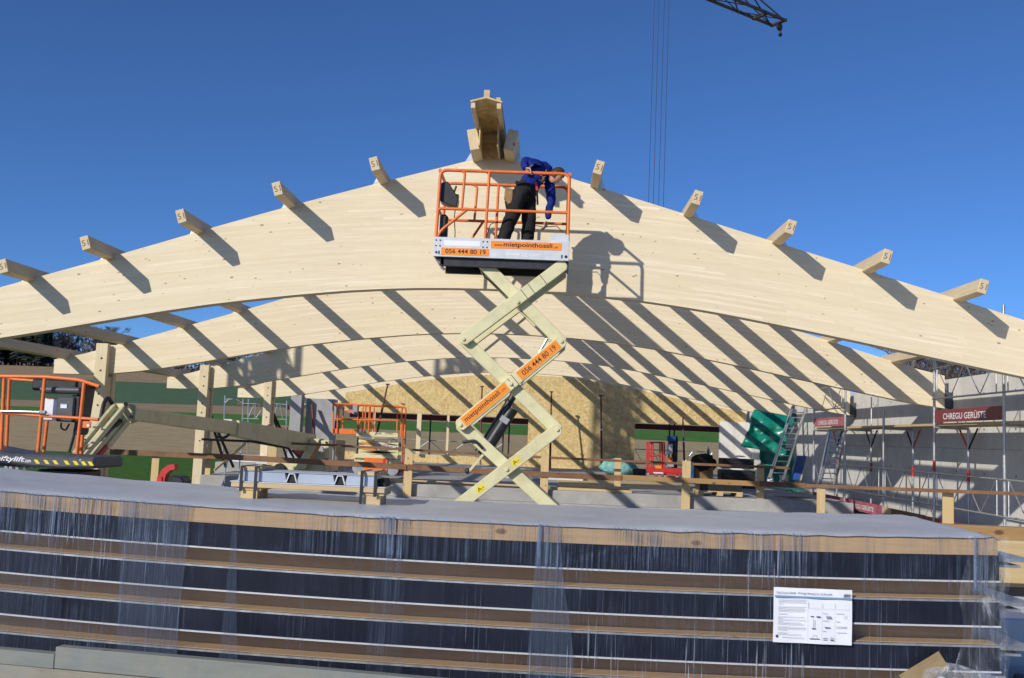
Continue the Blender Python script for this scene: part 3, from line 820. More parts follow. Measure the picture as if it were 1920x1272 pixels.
# ------------------------------------------------------------------ timber guard railing at the slab edge
rl = thing('guard_railing', (0, 23.85, 0), 'timber guard railing of brown boards along the front edge of the floor', 'railing')
for (px, w, zt, zb, m, yy) in ((290, .18, .92, .0, 'board_y', 23.9), (389, .13, 1.32, .3, 'board_y', 24.2), (765, .2, 1.29, .12, 'board_y', 23.86), (1021, .19, 1.27, .15, 'board_y', 23.86), (1158, .16, 1.27, .25, 'board_y', 24.3), (1287, .2, 1.28, 0, 'board_y', 23.86), (1426, .17, 1.26, .1, 'board_y', 24.3)):
    p = aY(px, 890, yy); g = MB(); g.box2((p.x - w / 2, yy - .015, zb), (p.x + w / 2, yy + .02, zt)); g.build('railing_post', W['board_y'], rl, bev=.004)
for px in (510, 637):
    p = aY(px, 860, 30.0); g = MB(); g.box2((p.x - .14, 29.98, FL), (p.x + .14, 30.02, 1.35)); g.build('railing_post', W['board_y'], rl)
def railb(p0, p1, h, yo=-.035, m='rail', t=.03):
    g = MB(); a = aY(*p0, 23.86 + yo); c = aY(*p1, 23.86 + yo); g.beam(a, c, t, h); g.build('railing_board', W[m], rl, bev=.004)
railb((203, 847), (392, 856), .13); railb((388, 855), (762, 876), .13, -.06); railb((764, 876), (1036, 891), .13); railb((1034, 891), (1166, 897), .13, -.06); railb((1160, 895), (1430, 908), .12, -.035, 'beam_brown'); railb((1425, 907), (1530, 912), .12, -.06)
railb((378, 824), (640, 836), .055, .05); railb((636, 836), (1020, 858), .055, .03); railb((1018, 858), (1290, 870), .055, .05); railb((1287, 870), (1482, 878), .06, .03)
r2 = thing('guard_railing', (8.0, 15.6, 0), 'brown rail on two short yellow posts in front of the right scaffold', 'railing')
a = aY(1512, 911, 15.9); c = aY(1930, 927, 15.5); g = MB(); g.beam(a, c, .03, .055); g.build('railing_board', W['rail'], r2, bev=.003)
for px, w in ((1540, .125), (1778, .165)):
    p = aY(px, 916, 15.75); g = MB(); g.box2((p.x - w / 2, 15.74, .3), (p.x + w / 2, 15.78, p.z - .01)); g.build('railing_post', W['board_y'], r2, bev=.004)

# ------------------------------------------------------------------ scissor lift in front of the first arch
LY0, LY1 = 13.12, 13.88
LX0, LX1 = -1.55, .22
base_c = Vector((-.65, (LY0 + LY1) / 2, 0))
lift = thing('scissor_lift', base_c, 'raised cream scissor lift with orange railed platform in front of the nearest arch', 'scissor lift')
ZP = 4.14                                                   # platform floor
# toe boards / platform
g = MB(); g.box2((LX0 + .02, LY0 + .02, ZP - .06), (LX1 - .02, LY1 - .02, ZP)); g.build('platform_deck', W['dark_steel'], lift)
g = MB(); g.box2((LX0 - .02, LY0 - .025, ZP - .10), (LX1 + .02, LY0 + .01, ZP + .165)); toe = g.build('toe_board', W['toe_white'], lift, bev=.004)
text('056 444 80 19', 'lettering', (LX0 + .14, LY0 - .032, ZP - .055), (1, 0, 0), (0, 0, 1), W['ink'], toe, height=.062, width=.54, off=.008)
g = MB(); g.box2((LX0 + .085, LY0 - .029, ZP - .078), (LX0 + .725, LY0 - .0255, ZP + .022)); g.build('phone_sticker', W['sticker'], toe)
g = MB(); g.box2((LX0 + .745, LY0 - .029, ZP + .035), (LX0 + 1.69, LY0 - .0255, ZP + .135)); g.build('web_sticker', W['sticker'], toe)
text('www.', 'lettering', (LX0 + .79, LY0 - .032, ZP + .066), (1, 0, 0), (0, 0, 1), W['ink'], toe, height=.024, width=.115)
text('mietpointhossli', 'lettering', (LX0 + .915, LY0 - .032, ZP + .046), (1, 0, 0), (0, 0, 1), W['ink'], toe, height=.078, width=.65, off=.014)
text('.ch', 'lettering', (LX0 + 1.58, LY0 - .032, ZP + .062), (1, 0, 0), (0, 0, 1), W['ink'], toe, height=.03, width=.06)
text('www.jlg.com', 'lettering', (LX0 + .95, LY0 - .028, ZP - .075), (1, 0, 0), (0, 0, 1), W['white_ink'], toe, height=.07, width=.46, off=.008)
g = MB(); g.box2((LX0 + .12, LY0 - .0275, ZP + .05), (LX0 + .60, LY0 - .0255, ZP + .12)); g.build('faded_sticker', W['grey_ink'], toe)
g = MB()
for dx in (0, .055, .63, .685):
    for dz in (.045, .12): g.lathe((LX0 + .01 + dx, LY0 - .026, ZP + dz), [(.011, 0), (.009, .008)], 8, (0, -1, 0))
g.lathe((LX0 + .02, LY0 - .026, ZP - .045), [(.016, 0), (.016, .006)], 8, (0, -1, 0)); g.lathe((LX1 - .02, LY0 - .026, ZP - .045), [(.02, 0), (.02, .006)], 10, (0, -1, 0)); g.box((LX1 - .075, LY0 - .028, ZP - .045), (.016, .006, .045)); g.box((LX0 + .055, LY0 - .028, ZP - .045), (.016, .006, .045))
g.build('bolt_heads', W['dark_steel'], toe)
g = MB(); g.box2((LX1 - .23, LY0 - .012, ZP + .166), (LX1 + .01, LY0 + .002, ZP + .255)); g.build('gate_plate', W['toe_white'], lift)
g = MB(); g.box2((LX0 - .02, LY1 - .01, ZP - .10), (LX1 + .02, LY1 + .02, ZP + .15)); g.build('toe_board', W['toe_white'], lift)
for x in (LX0 - .015, LX1 - .005): 
    g = MB(); g.box2((x, LY0 + .012, ZP - .10), (x + .02, LY1 - .012, ZP + .15)); g.build('toe_board', W['toe_white'], lift)
g = MB()
for y in (LY0 + .03, LY1 - .10): g.box2((LX0 + .08, y, ZP - .21), (LX1 + .0, y + .07, ZP - .062))
g.prism([(LX0, LY0 + .03, ZP - .1), (LX0 + .12, LY0 + .03, ZP - .1), (LX0 + .12, LY0 + .03, ZP - .22)], (0, .07, 0)); g.prism([(LX1 - .01, LY0 + .025, ZP - .1), (LX1 + .02, LY0 + .025, ZP - .1), (LX1 + .02, LY0 + .025, ZP - .27), (LX1 - .03, LY0 + .025, ZP - .22)], (0, .07, 0))
g.build('platform_beam', W['dark_steel'], lift)
for y in (LY0 + .1, LY1 - .1):
    g = MB(); g.tube((LX0 + .02, y - .02, ZP - .13), (LX0 + .07, y - .02, ZP - .17), .02, 8); g.build('platform_roller', W['grey_light'], lift)
# rails
ZR, ZM, ZL = ZP + 1.09, ZP + .56, ZP + .33
def rail(name, pts, r=.022, fr=.10, m='orange'):
    g_ = MB(); g_.path(fillet(pts, fr, 5), r, 10); return g_.build(name, W[m], lift, True)
xg = LX0 + .33
yA, yB = LY0 + .02, LY1 - .03
rail('front_rail', [(LX0, yA, ZP + .10), (LX0 + .02, yA, ZR), (LX1 - .01, yA, ZR), (LX1, yA, ZP + .1)])
rail('front_rail', [(LX0 + .01, yA, ZM - .10), (LX0 + .015, yA, ZM), (LX1, yA, ZM)], .02)
rail('gate_rail', [(LX0 + .28, yA, ZR), (xg + .02, yA, ZR - .02), (xg, yA, ZM)], .018, .12)
rail('upright', [(LX0 + .66, yA, ZP + .1), (LX0 + .68, yA, ZR)], .02)
rail('diagonal_rail', [(LX0 + .0, yA + .01, ZP + .1), (LX0 + .05, yA + .01, ZP + .25), (LX0 + .40, yA + .01, ZM)], .02)
rail('rear_rail', [(LX0, yB, ZP + .05), (LX0 + .02, yB, ZR), (LX1 - .01, yB, ZR), (LX1, yB, ZP + .1)])
rail('rear_rail', [(LX0 + .01, yB, ZM), (LX1, yB, ZM)], .02)
rail('rear_rail', [(LX0 + .38, yB, ZR), (LX0 + .47, yB, ZR - .03), (LX0 + .45, yB, ZM)], .018, .1)
rail('upright', [(LX0 + .76, yB, ZP + .1), (LX0 + .77, yB, ZR)], .02)
rail('diagonal_rail', [(LX0 + .30, yB, ZP + .1), (LX0 + .58, yB, ZM)], .018)
for x in (LX0 + .01, LX1 - .005):
    rail('side_rail', [(x, yA, ZR), (x, yB, ZR)]); rail('side_rail', [(x, yA, ZM), (x, yB, ZM)], .02)
# controls
g = MB(); g.prism([(LX0 + .03, yA + .05, ZP + .93), (LX0 + .12, yA + .05, ZP + .95), (LX0 + .27, yA + .05, ZP + .73), (LX0 + .25, yA + .05, ZP + .60), (LX0 + .16, yA + .05, ZP + .62), (LX0 + .02, yA + .05, ZP + .68)], (0, .22, 0)); g.build('control_box', W['black'], lift, bev=.01)
g = MB(); g.box((LX0 + .24, yA + .12, ZP + .76), (.06, .08, .05)); g.tube((LX0 + .2, yA + .1, ZP + .8), (LX0 + .23, yA + .1, ZP + .9), .015, 8); g.build('joystick', W['black'], lift)
g = MB(); g.box2((LX0 + .03, yA + .06, ZP + .1), (LX0 + .14, yA + .20, ZP + .5)); g.build('document_box', W['black'], lift, bev=.03)
g = MB(); g.path([(LX0 + .24, yA + .05, ZP + .62), (LX0 + .23, yA + .05, ZP + .45), (LX0 + .25, yA + .05, ZP + .25), (LX0 + .25, yA + .05, ZP + .05)], .007, 6); g.build('cable', W['black'], lift, True)
g = MB(); g.path([(LX0 + .78, yB - .03, ZM), (LX0 + .68, yB - .03, ZM - .05), (LX0 + .58, yB - .05, ZP + .1)], .006, 6); g.build('cable', W['black'], lift, True)
g = MB(); g.path([(LX0 + 1.28, yB - .03, ZP + .52), (LX0 + 1.45, yB - .03, ZP + .50), (LX0 + 1.62, yB - .03, ZP + .52), (LX0 + 1.70, yB - .03, ZP + .44)], .006, 6); g.build('cable', W['black'], lift, True)
# scissor arms
def arm(px0, px1, y, w=.085, h=.165, name='scissor_arm', m='cream'):
    a = aY(*px0, LY0); c = aY(*px1, LY0); a.y = c.y = y
    d = (c - a).normalized(); a = a - d * .055; c = c + d * .055
    g_ = MB(); L = (c - a).length; u_ = Vector((0, 1, 0)).cross(d)
    # rounded ends in the side view
    prof = []
    for t in (-1.2, -.6, 0, .6, 1.2): prof.append(c + d * (math.cos(t) - 1) * h * .45 + u_ * math.sin(t) / math.sin(1.2) * h * .5)
    for t in (-1.2, -.6, 0, .6, 1.2): prof.append(a - d * (math.cos(t) - 1) * h * .45 - u_ * math.sin(t) / math.sin(1.2) * h * .5)
    g_.prism([p - Vector((0, w / 2, 0)) for p in prof], (0, w, 0))
    return g_.build(name, W[m], lift, bev=.007)
J = dict(tl=(905, 491), tr=(1055, 497), l1=(869, 636), r1=(1053, 640), l2=(863, 797), r2=(1045, 806), l3=(848, 957), r3=(1043, 962))
for (na, nb_) in (('tl', 'r1'), ('l1', 'r2'), ('l2', 'r3')):
    for y in (LY0 + .15, LY1 - .15): arm(J[na], J[nb_], y)
front_arms = []
for (na, nb_) in (('tr', 'l1'), ('r1', 'l2'), ('r2', 'l3')):
    front_arms.append(arm(J[na], J[nb_], LY0 + .06))
    arm(J[na], J[nb_], LY1 - .06)
# pivots
g = MB()
cen = []
for (a, b_, c, d) in (('tl', 'r1', 'tr', 'l1'), ('l1', 'r2', 'r1', 'l2'), ('l2', 'r3', 'r2', 'l3')):
    p = aY(*[(J[a][i] + J[b_][i] + J[c][i] + J[d][i]) / 4 for i in (0, 1)], LY0); cen.append(p.copy())
    g.tube((p.x, LY0 + .005, p.z), (p.x, LY1 - .005, p.z), .03, 12); g.tube((p.x, LY0 - .005, p.z), (p.x, LY0 + .02, p.z), .022, 6)
for k in ('l1', 'r1', 'l2', 'r2'):
    p = aY(*J[k], LY0); g.tube((p.x, LY0 + .005, p.z), (p.x, LY1 - .005, p.z), .028, 12); g.tube((p.x, LY0 - .005, p.z), (p.x, LY0 + .02, p.z), .02, 6)
g.build('pivot_pin', W['cream'], lift, True)
# cross tube, stay, cylinder
a = aY(985, 590, LY0); c = aY(905, 655, LY0)
g = MB(); g.tube((a.x, 13.46, a.z), (c.x, 13.46, c.z), .018, 8); g.build('safety_stay', W['cream'], lift, True)
def on(px, y): p = aY(*px, LY0); p.y = y; return p
yc = 13.51
g = MB(); g.tube(on((1026, 630), yc), on((965, 735), yc), .022, 10); g.build('piston_rod', W['alu'], lift, True)
g = MB(); g.tube(on((968, 728), yc), on((893, 850), yc), .052, 14); g.build('cylinder', W['black'], lift, True)
g = MB(); g.tube(on((960, 765), yc - .12), on((905, 850), yc - .12), .085, 14); g.build('accumulator', W['black'], lift, True)
g = MB(); p = on((945, 787), yc - .215); d = (on((960, 765), 0) - on((905, 850), 0)).normalized(); g.beam(p - d * .04, p + d * .04, .12, .004, (0, 1, 0)); g.build('data_plate', W['grey_light'], lift)
g = MB(); g.path(fillet([on((952, 748), yc - .1), on((957, 765), yc - .16), on((945, 770), yc - .18), on((946, 790), yc - .1)], .05), .01, 6); g.build('hydraulic_hose', W['black'], lift, True)
g = MB(); g.path(fillet([on((905, 495), yc - .2), on((905, 515), yc - .2), on((920, 525), yc - .2), on((945, 545), yc)], .04), .009, 6); g.build('hydraulic_hose', W['black'], lift, True)
g = MB(); g.path(fillet([on((965, 560), yc - .1), on((990, 555), yc - .1), on((992, 570), yc - .1), on((975, 580), yc - .1)], .04), .011, 6); g.build('hydraulic_hose', W['black'], lift, True)
# stickers and lettering on the arms
def arm_frame(k0, k1, t, s):
    a = aY(*J[k0], LY0); c = aY(*J[k1], LY0); d = (c - a); L = d.length; d.normalize()
    u_ = Vector((-d.z, 0, d.x)); 
    return a, d, u_, L
a, d, u_, L = arm_frame('l2', 'r1', 0, 0)
yf = LY0 + .06 - .0425
def plate(t0, t1, hw, name, m, y=yf - .003, parent=None):
    g_ = MB(); q = [a + d * t0 - u_ * hw, a + d * t1 - u_ * hw, a + d * t1 + u_ * hw, a + d * t0 + u_ * hw]
    for p in q: p.y = y
    g_.prism(q, (0, .0025, 0)); return g_.build(name, W[m], parent or front_arms[1])
plate(.05, .80, .064, 'web_sticker', 'sticker'); plate(1.0, 1.68, .064, 'phone_sticker', 'sticker')
def at_(t, hv): p = a + d * t + u_ * hv; p.y = yf - .0045; return p
text('mietpointhossli', 'lettering', at_(.085, -.042), d, u_, W['ink'], front_arms[1], height=.085, width=.585, off=.012)
text('.ch', 'lettering', at_(.69, -.02), d, u_, W['ink'], front_arms[1], height=.035, width=.075)
text('056 444 80 19', 'lettering', at_(1.06, -.036), d, u_, W['ink'], front_arms[1], height=.072, width=.56, off=.006)
a, d, u_, L = arm_frame('l3', 'r2', 0, 0)
for t in (.40, .98):
    plate(t, t + .12, .04, 'warning_sticker', 'yellow', parent=front_arms[2])
    text('A-', 'lettering', at_(t + .012, -.025), d, u_, W['ink'], front_arms[2], height=.05, width=.095)
for (k0, k1, ts) in (('l1', 'tr', (1.0, 1.12, 1.32)), ('l2', 'r1', (.86, .93))):
    a, d, u_, L = arm_frame(k0, k1, 0, 0)
    for t in ts: plate(t, t + .008, .083, 'arm_seam', 'dark_steel', parent=front_arms[0 if k0 == 'l1' else 1])
# small lever on the lowest arms
g = MB(); g.beam(on((905, 853), 13.2), on((878, 885), 13.2), .03, .05, (0, 1, 0)); g.build('step_arm', W['cream'], lift)
g = MB(); g.path(fillet([on((866, 830), 13.2), on((890, 826), 13.2), on((905, 842), 13.2)], .05), .02, 8); g.ball(on((876, 884), 13.2), .04); g.build('pothole_guard', W['dark_steel'], lift, True)
# chassis hidden behind the panel stack
g = MB(); g.box2((LX0, LY0, .25), (LX1, LY1, .56)); g.build('chassis', W['cream'], lift, bev=.02)
for x in (LX0 + .28, LX1 - .28):
    for y in (LY0 - .02, LY1 - .10):
        g = MB(); g.lathe((x, y, .17), [(.10, 0), (.17, .01), (.17, .11), (.10, .12)], 18, (0, 1, 0)); g.build('wheel', W['rubber'], lift, True)

# ------------------------------------------------------------------ stack of wrapped roof panels in the foreground
st = thing('wrapped_panel_stack', (-.5, 5.9, 0), 'long stack of dark roof panels wrapped in clear stretch film across the foreground', 'panel stack')
SA = -.054
SXL, SXR = -4.3, 2.265
def SW(x, y, z):
    """stack coordinates: x along, y back from the front face, z up at mid length"""
    sag = .050 * (((x + .45) / 2.7) ** 2)
    yy_ = 5.20 + SA * x
    return Vector((x - SA * y, yy_ + y, z + min(sag, .10)))
def sbox(name, x0, x1, y0, y1, z0, z1, m, parent=st, n=24, bev=0):
    g_ = MB(); xs_ = [x0 + (x1 - x0) * i / n for i in range(n + 1)]
    vs = []
    for x in xs_: vs += [SW(x, y0, z0), SW(x, y1, z0), SW(x, y1, z1), SW(x, y0, z1)]
    fs = [(0, 1, 2, 3), (4 * n + 3, 4 * n + 2, 4 * n + 1, 4 * n)]
    for i in range(n):
        for k in range(4): fs.append((4 * i + k, 4 * i + 4 + k, 4 * i + 4 + (k + 1) % 4, 4 * i + (k + 1) % 4))
    g_.add(vs, fs); return g_.build(name, W[m], parent, bev=bev)
ZTOP = 1.252; DEP = 1.32
sbox('top_timber', SXL, SXR - .005, .0, DEP, ZTOP - .09, ZTOP - .003, 'stack_wood')
z = ZTOP - .09; lay = 0
while z > .12:
    zb = z - .122
    p_ = sbox('roof_panel', SXL, SXR, -.006, DEP, zb, z - .002, 'panel_dark')
    sbox('upper_sheet', SXL, SXR + .006, -.010, DEP, z - .010, z - .001, 'galv', p_) if lay else None
    sbox('lower_sheet', SXL, SXR + .006, -.012, DEP, zb - .009, zb - .001, 'white_sheet', p_)
    g = MB()
    e0 = SW(SXR, .25, zb + .06); g.box(e0 + Vector((.09, .3, .03)), (.24, .9, .016)); g.box(e0 + Vector((.06, .3, .0)), (.16, .9, .012)); g.build('panel_tongue', W['galv'], p_)
    z = zb - .0105
    if z > .15:
        sbox('liner_board', SXL, SXR - .01, .006, .130, z - .0835, z - .0805, 'stack_wood', n=16)
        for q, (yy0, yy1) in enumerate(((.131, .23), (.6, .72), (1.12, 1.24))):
            sbox('spacer_timber', SXL, SXR - .08, yy0, yy1, z - .0835, z, 'stack_wood', n=16)
    z -= .0845; lay += 1
for x in (-3.4, -1.2, 1.0):
    g = MB(); g.box2((x, 5.3, 0), (x + .12, 6.5, z + .086)); g.build('bearer', W['board_x'], st)
# grey cover film on top, draped over the right end
def film_sheet(name, fn, nu, nv, m):
    vs = [fn(i / nu, j / nv) for j in range(nv + 1) for i in range(nu + 1)]
    fs = [(j * (nu + 1) + i, j * (nu + 1) + i + 1, (j + 1) * (nu + 1) + i + 1, (j + 1) * (nu + 1) + i) for j in range(nv) for i in range(nu)]
    g_ = MB(); g_.add(vs, fs); return g_.build(name, W[m], st, True)
def topf(u, v):
    x = SXL + (SXR + .008 - SXL) * u; y = -.012 + (DEP + .02) * v
    zz = ZTOP + .010 + .006 * noise.noise(Vector((x * 3, y * 4, 0))) * (1 if v > .06 else .2)
    e = (SXR - x) / .55
    if e < 1.3: zz += .006 * abs(noise.noise(Vector((x * 9, y * 9, 3)))) * min(1, v * 5)
    zz += .005 * max(0, 1 - abs(noise.noise(Vector((x * 1.7 + y, y * 2.6 - x * .8, 7)))) * 9) * (.1 < v < .98)
    if v == 0: zz = ZTOP - .005 - .010 * abs(noise.noise(Vector((x * 5, 1, 2)))); y = -.013 - .003 * noise.noise(Vector((x * 14, 3, 2)))
    elif v < .06: zz = ZTOP + .004; y = -.010 + (DEP + .02) * v * .3
    if u > .9999: zz = min(zz, ZTOP - .02)
    elif u > .993: zz = ZTOP + .002
    return SW(x, y, zz)
film_sheet('cover_film', topf, 160, 24, 'film_top')
g = MB()
def fr(u, v):
    x = SXL + (SXR + .012 - SXL) * u; zz = ZTOP + .003 - (ZTOP - .15) * v
    y = -.022 - .006 * noise.noise(Vector((x * 12, zz * 2.5, 1)))
    return SW(x, y, zz)
film_sheet('stretch_film', fr, 220, 30, 'film')
def side(u, v):
    x = SXR + .022 + .05 * math.sin(min(1, u * 3) * math.pi / 2) + .03 * noise.noise(Vector((u * 5, v * 9, 4))); zz = ZTOP - .07 - (ZTOP - .2) * v
    y = -.022 + u * DEP
    return SW(x, y, zz - .04 * math.sin(u * 3))
film_sheet('stretch_film', side, 16, 40, 'loose_film')
def endwrap(u, v):
    x0_ = 2.10 + .13 * noise.noise(Vector((v * 3.3, 2, 2))) - .10 * v; x = x0_ + (SXR + .035 + .012 * noise.noise(Vector((v * 9, 5, 1))) - x0_) * u; zz = ZTOP + .006 - (ZTOP - .15) * v
    y = -.034 - .010 * noise.noise(Vector((u * 6, v * 7, 12)))
    return SW(x, y, zz)
film_sheet('stretch_film', endwrap, 24, 60, 'end_film')
def crumple(u, v):
    x = 1.86 + .42 * u; zz = .62 - .32 * v + .03 * math.sin(u * 5)
    y = -.04 - .05 * abs(noise.noise(Vector((u * 4, v * 4, 8)))) - .05 * math.sin(u * 3.1) * math.sin(v * 3.1)
    return SW(x, y, zz)
film_sheet('crumpled_film', crumple, 30, 24, 'loose_film')
g = MB(); a = SW(1.80, -.055, .545); c = SW(1.985, -.06, .665); g.beam(a, c, .095, .003, (0, -1, 0)); g.build('packing_tape', W['tan_tape'], st)

# instruction sheet under the film
def sheet_pt(px, py, off=0): 
    d_ = ray(px, py); n_ = Vector((-SA, 1, 0)); p0 = Vector((0, 5.20 - .034 - off, 0)); t = (p0 - CAM).dot(n_) / d_.dot(n_); return CAM + d_ * t
c0, c1, c2, c3 = [sheet_pt(*p) for p in ((1451, 1101), (1598, 1107), (1597, 1208), (1449, 1204))]
shx = (c1 - c0).normalized(); shz = (c0 - c3).normalized(); shw = (c1 - c0).length; shh = (c0 - c3).length
sh = thing('instruction_sheet', c3, 'white printed instruction sheet fixed to the wrapped panel stack', 'paper sheet')
g = MB(); nn = 14
vs = [c3 + shx * (shw * i / nn) + shz * (shh * j / 8) + Vector((0, -.003 * math.sin(i * .9 + j * .5), 0)) for j in range(9) for i in range(nn + 1)]
g.add(vs, [(j * (nn + 1) + i, j * (nn + 1) + i + 1, (j + 1) * (nn + 1) + i + 1, (j + 1) * (nn + 1) + i) for j in range(8) for i in range(nn)]); g.build('paper', W['paper'], sh, True)
SN = Vector((0, -.0085, 0))
def shp(u, v): return c3 + shx * (shw * u) + shz * (shh * v) + SN
def bar(mbx, u0, v0, u1, v1): mbx.quad(shp(u0, v0), shp(u1, v0), shp(u1, v1), shp(u0, v1))
g = MB(); bar(g, .01, .825, .99, .858); g.build('printed_band', W['paper_blue'], sh)
text('MONTANATHERM®', 'lettering', shp(.03, .89), shx, shz, W['paper_ink'], sh, height=shh * .038, width=shw * .25)
text('Wichtige Hinweise für die Baustelle', 'lettering', shp(.30, .885), shx, shz, W['paper_ink'], sh, height=shh * .046, width=shw * .44)
g = MB(); 
for k in range(6): u0 = .885 + k * .014; g.quad(shp(u0, .885), shp(u0 + .010, .885), shp(u0 + .020, .925), shp(u0 + .010, .925))
bar(g, .88, .872, .96, .879); g.build('printed_logo', W['paper_ink'], sh)
g = MB()
rr_ = random.Random(3)
v = .79
while v > .05:
    if rr_.random() < .85: bar(g, .05 + (.06 if v < .13 else 0), v, .05 + rr_.choice((.06, .12, .30, .36, .36, .34)), v + .006)
    v -= .0265
for u0 in (.44, .61, .775): bar(g, u0, .66, u0 + .004, .75)
bar(g, .43, .05, .432, .8); bar(g, .61, .05, .6115, .62); bar(g, .775, .05, .7765, .62); bar(g, .43, .645, .96, .648)
for (u0, v0, u1) in ((.62, .565, .68), (.79, .565, .89), (.62, .43, .70), (.79, .42, .84), (.62, .24, .67), (.79, .33, .93), (.79, .31, .93), (.80, .225, .93)): bar(g, u0, v0, u1, v0 + .008)
g.build('printed_lines', W['line_grey'], sh)
g = MB()
bar(g, .47, .49, .51, .505); bar(g, .545, .485, .595, .505); bar(g, .485, .27, .54, .285); bar(g, .505, .285, .508, .44); bar(g, .525, .285, .528, .44); bar(g, .46, .09, .59, .102); bar(g, .50, .10, .502, .155); bar(g, .555, .10, .557, .155); bar(g, .50, .153, .557, .157)
bar(g, .63, .11, .69, .118); bar(g, .63, .08, .69, .088); bar(g, .72, .12, .77, .128); bar(g, .72, .08, .77, .095); bar(g, .67, .475, .74, .49); bar(g, .66, .51, .73, .518); bar(g, .65, .30, .72, .315); bar(g, .03, .095, .06, .14)
g.quad(shp(.89, .47), shp(.893, .47), shp(.943, .54), shp(.94, .54)); g.quad(shp(.94, .47), shp(.943, .47), shp(.893, .54), shp(.89, .54))
g.build('printed_figures', W['paper_ink'], sh)

# planks lying in front of the stack
def plank(pA, pB, z, h, label, ext0=0, ext1=1.6):
    a = aZ(*pA, z); c = aZ(*pB, z); d_ = (c - a).normalized(); n_ = Vector((-d_.y, d_.x, 0))
    a = a - d_ * ext0; c = c + d_ * ext1
    g_ = MB(); g_.prism([a, c, c + n_ * .06, a + n_ * .06], (0, 0, -h)); return tag(g_.build('weathered_plank', W['plank'], bev=.004), label, 'plank', 'weathered planks in front of the stack')
plank((104, 1213), (780, 1272), .58, .105, 'grey knotty weathered plank in the bottom left corner, the taller and longer one')
_a, _c = aZ(104, 1213, .58), aZ(780, 1272, .58); _d = (_c - _a).normalized(); _n = Vector((-_d.y, _d.x, 0))
g_ = MB(); g_.prism([_a - _d * .9 + Vector((0, 0, -.036)), _a - _d * .002 + Vector((0, 0, -.036)), _a - _d * .002 + _n * .06 + Vector((0, 0, -.036)), _a - _d * .9 + _n * .06 + Vector((0, 0, -.036))], (0, 0, -.07))
tag(g_.build('weathered_plank', W['plank'], bev=.003), 'short weathered plank end at the bottom left edge, slightly lower than the long plank', 'plank', 'weathered planks in front of the stack')
_b = Vector((0, 0, -.1075)); g_ = MB(); g_.prism([_a - _d * 1.2 + _b, _a + _d * 3.6 + _b, _a + _d * 3.6 + _n * .07 + _b, _a - _d * 1.2 + _n * .07 + _b], (0, 0, -.38))
tag(g_.build('weathered_plank', W['plank_brown'], bev=.003), 'brownish weathered plank along the bottom left edge, lowest of the three', 'plank', 'weathered planks in front of the stack')
g = MB(); a = aZ(0, 1226, .53); 
g.box2((-2.6, 4.6, 0), (.6, 4.72, .075))
tag(g.build('plank_trestle', W['board_x']), 'low timber bearer on the ground under the weathered planks', 'bearer')

# ------------------------------------------------------------------ bundle of steel profiles lying on the stack
bu = thing('steel_profile_bundle', aZ(575, 935, 1.256), 'strapped bundle of blue grey trapezoidal steel profiles on timber blocks', 'steel bundle')
BY = 5.86
def bp(px, py, y=BY): return aY(px, py, y)
L0, L1 = bp(437, 905), bp(712, 920)
ex = (L1 - L0).normalized(); ez = Vector((0, 0, 1)); ey = ex.cross(ez) * -1
ey = Vector((-ex.y, ex.x, 0)).normalized()
o_ = bp(449, 937); zb0 = 1.262
def bpt(x, y, z): return Vector((o_.x, BY, zb0)) + Vector((ex.x, ex.y, 0)).normalized() * x + ey * y + Vector((0, 0, z))
BL = .80
def bbox(name, x0, x1, y0, y1, z0, z1, m, tilt=0):
    g_ = MB(); q = [bpt(x0, y0, z0), bpt(x1, y0, z0), bpt(x1, y0, z1), bpt(x0, y0, z1)]; g_.prism(q, ey * (y1 - y0)); return g_.build(name, W[m], bu, bev=.002)
for x in (.005, .73):
    bbox('timber_block', x, x + .10, 0, .22, 0, .055, 'board_y' if x < .1 else 'board_x'); bbox('timber_block', x - .02, x + .12, -.005, .26, .055, .072, 'board_y' if x < .1 else 'board_x')
bbox('carrier_board', -.05, BL + .055, -.02, .30, .073, .100, 'board_x')
bbox('base_plate', -.06, BL + .06, -.015, .30, .101, .107, 'white_sheet')
# trapezoidal sheets nested: front edge shows the ribs
g = MB()
def rib_profile(z0):
    pts = [(-.03, z0 + .004)]
    for c_ in (.30, .585, .86): pts += [(c_ - .028, z0 + .004), (c_ - .012, z0 + .052), (c_ + .012, z0 + .052), (c_ + .028, z0 + .004)] if c_ < .8 else [(c_ - .05, z0 + .004)]
    return pts
for x0, x1 in ((-.02, .27), (.33, .555), (.615, .80)):
    g.prism([bpt(x0, .004, .108), bpt(x1, .004, .108), bpt(x1 - .012, .004, .165), bpt(x0 + .012, .004, .165)], ey * .27)
g.build('profile_sheet', W['steel_blue'], bu, bev=.002)
for c_ in (.30, .585):
    g = MB(); g.prism([bpt(c_ - .034, -.002, .111), bpt(c_ - .028, -.002, .111), bpt(c_ - .012, -.002, .158), bpt(c_ - .017, -.002, .1635)], ey * .28)
    g.prism([bpt(c_ + .034, -.002, .111), bpt(c_ + .028, -.002, .111), bpt(c_ + .012, -.002, .158), bpt(c_ + .017, -.002, .1635)], ey * .28)
    g.prism([bpt(c_ - .017, -.002, .1636), bpt(c_ - .012, -.002, .1585), bpt(c_ + .012, -.002, .1585), bpt(c_ + .017, -.002, .1636)], ey * .28); g.build('profile_rib', W['white_sheet'], bu)
g = MB(); g.prism([bpt(-.025, .0, .1665), bpt(BL + .0, .0, .1665), bpt(BL + .0, .0, .170), bpt(-.025, .0, .170)], ey * .28); g.build('top_sheet', W['steel_blue'], bu)
g = MB()
for c_ in (.30, .585): g.prism([bpt(c_ - .026, .01, .112), bpt(c_ - .012, .01, .1575), bpt(c_ + .012, .01, .1575), bpt(c_ + .026, .01, .112)], ey * .25)
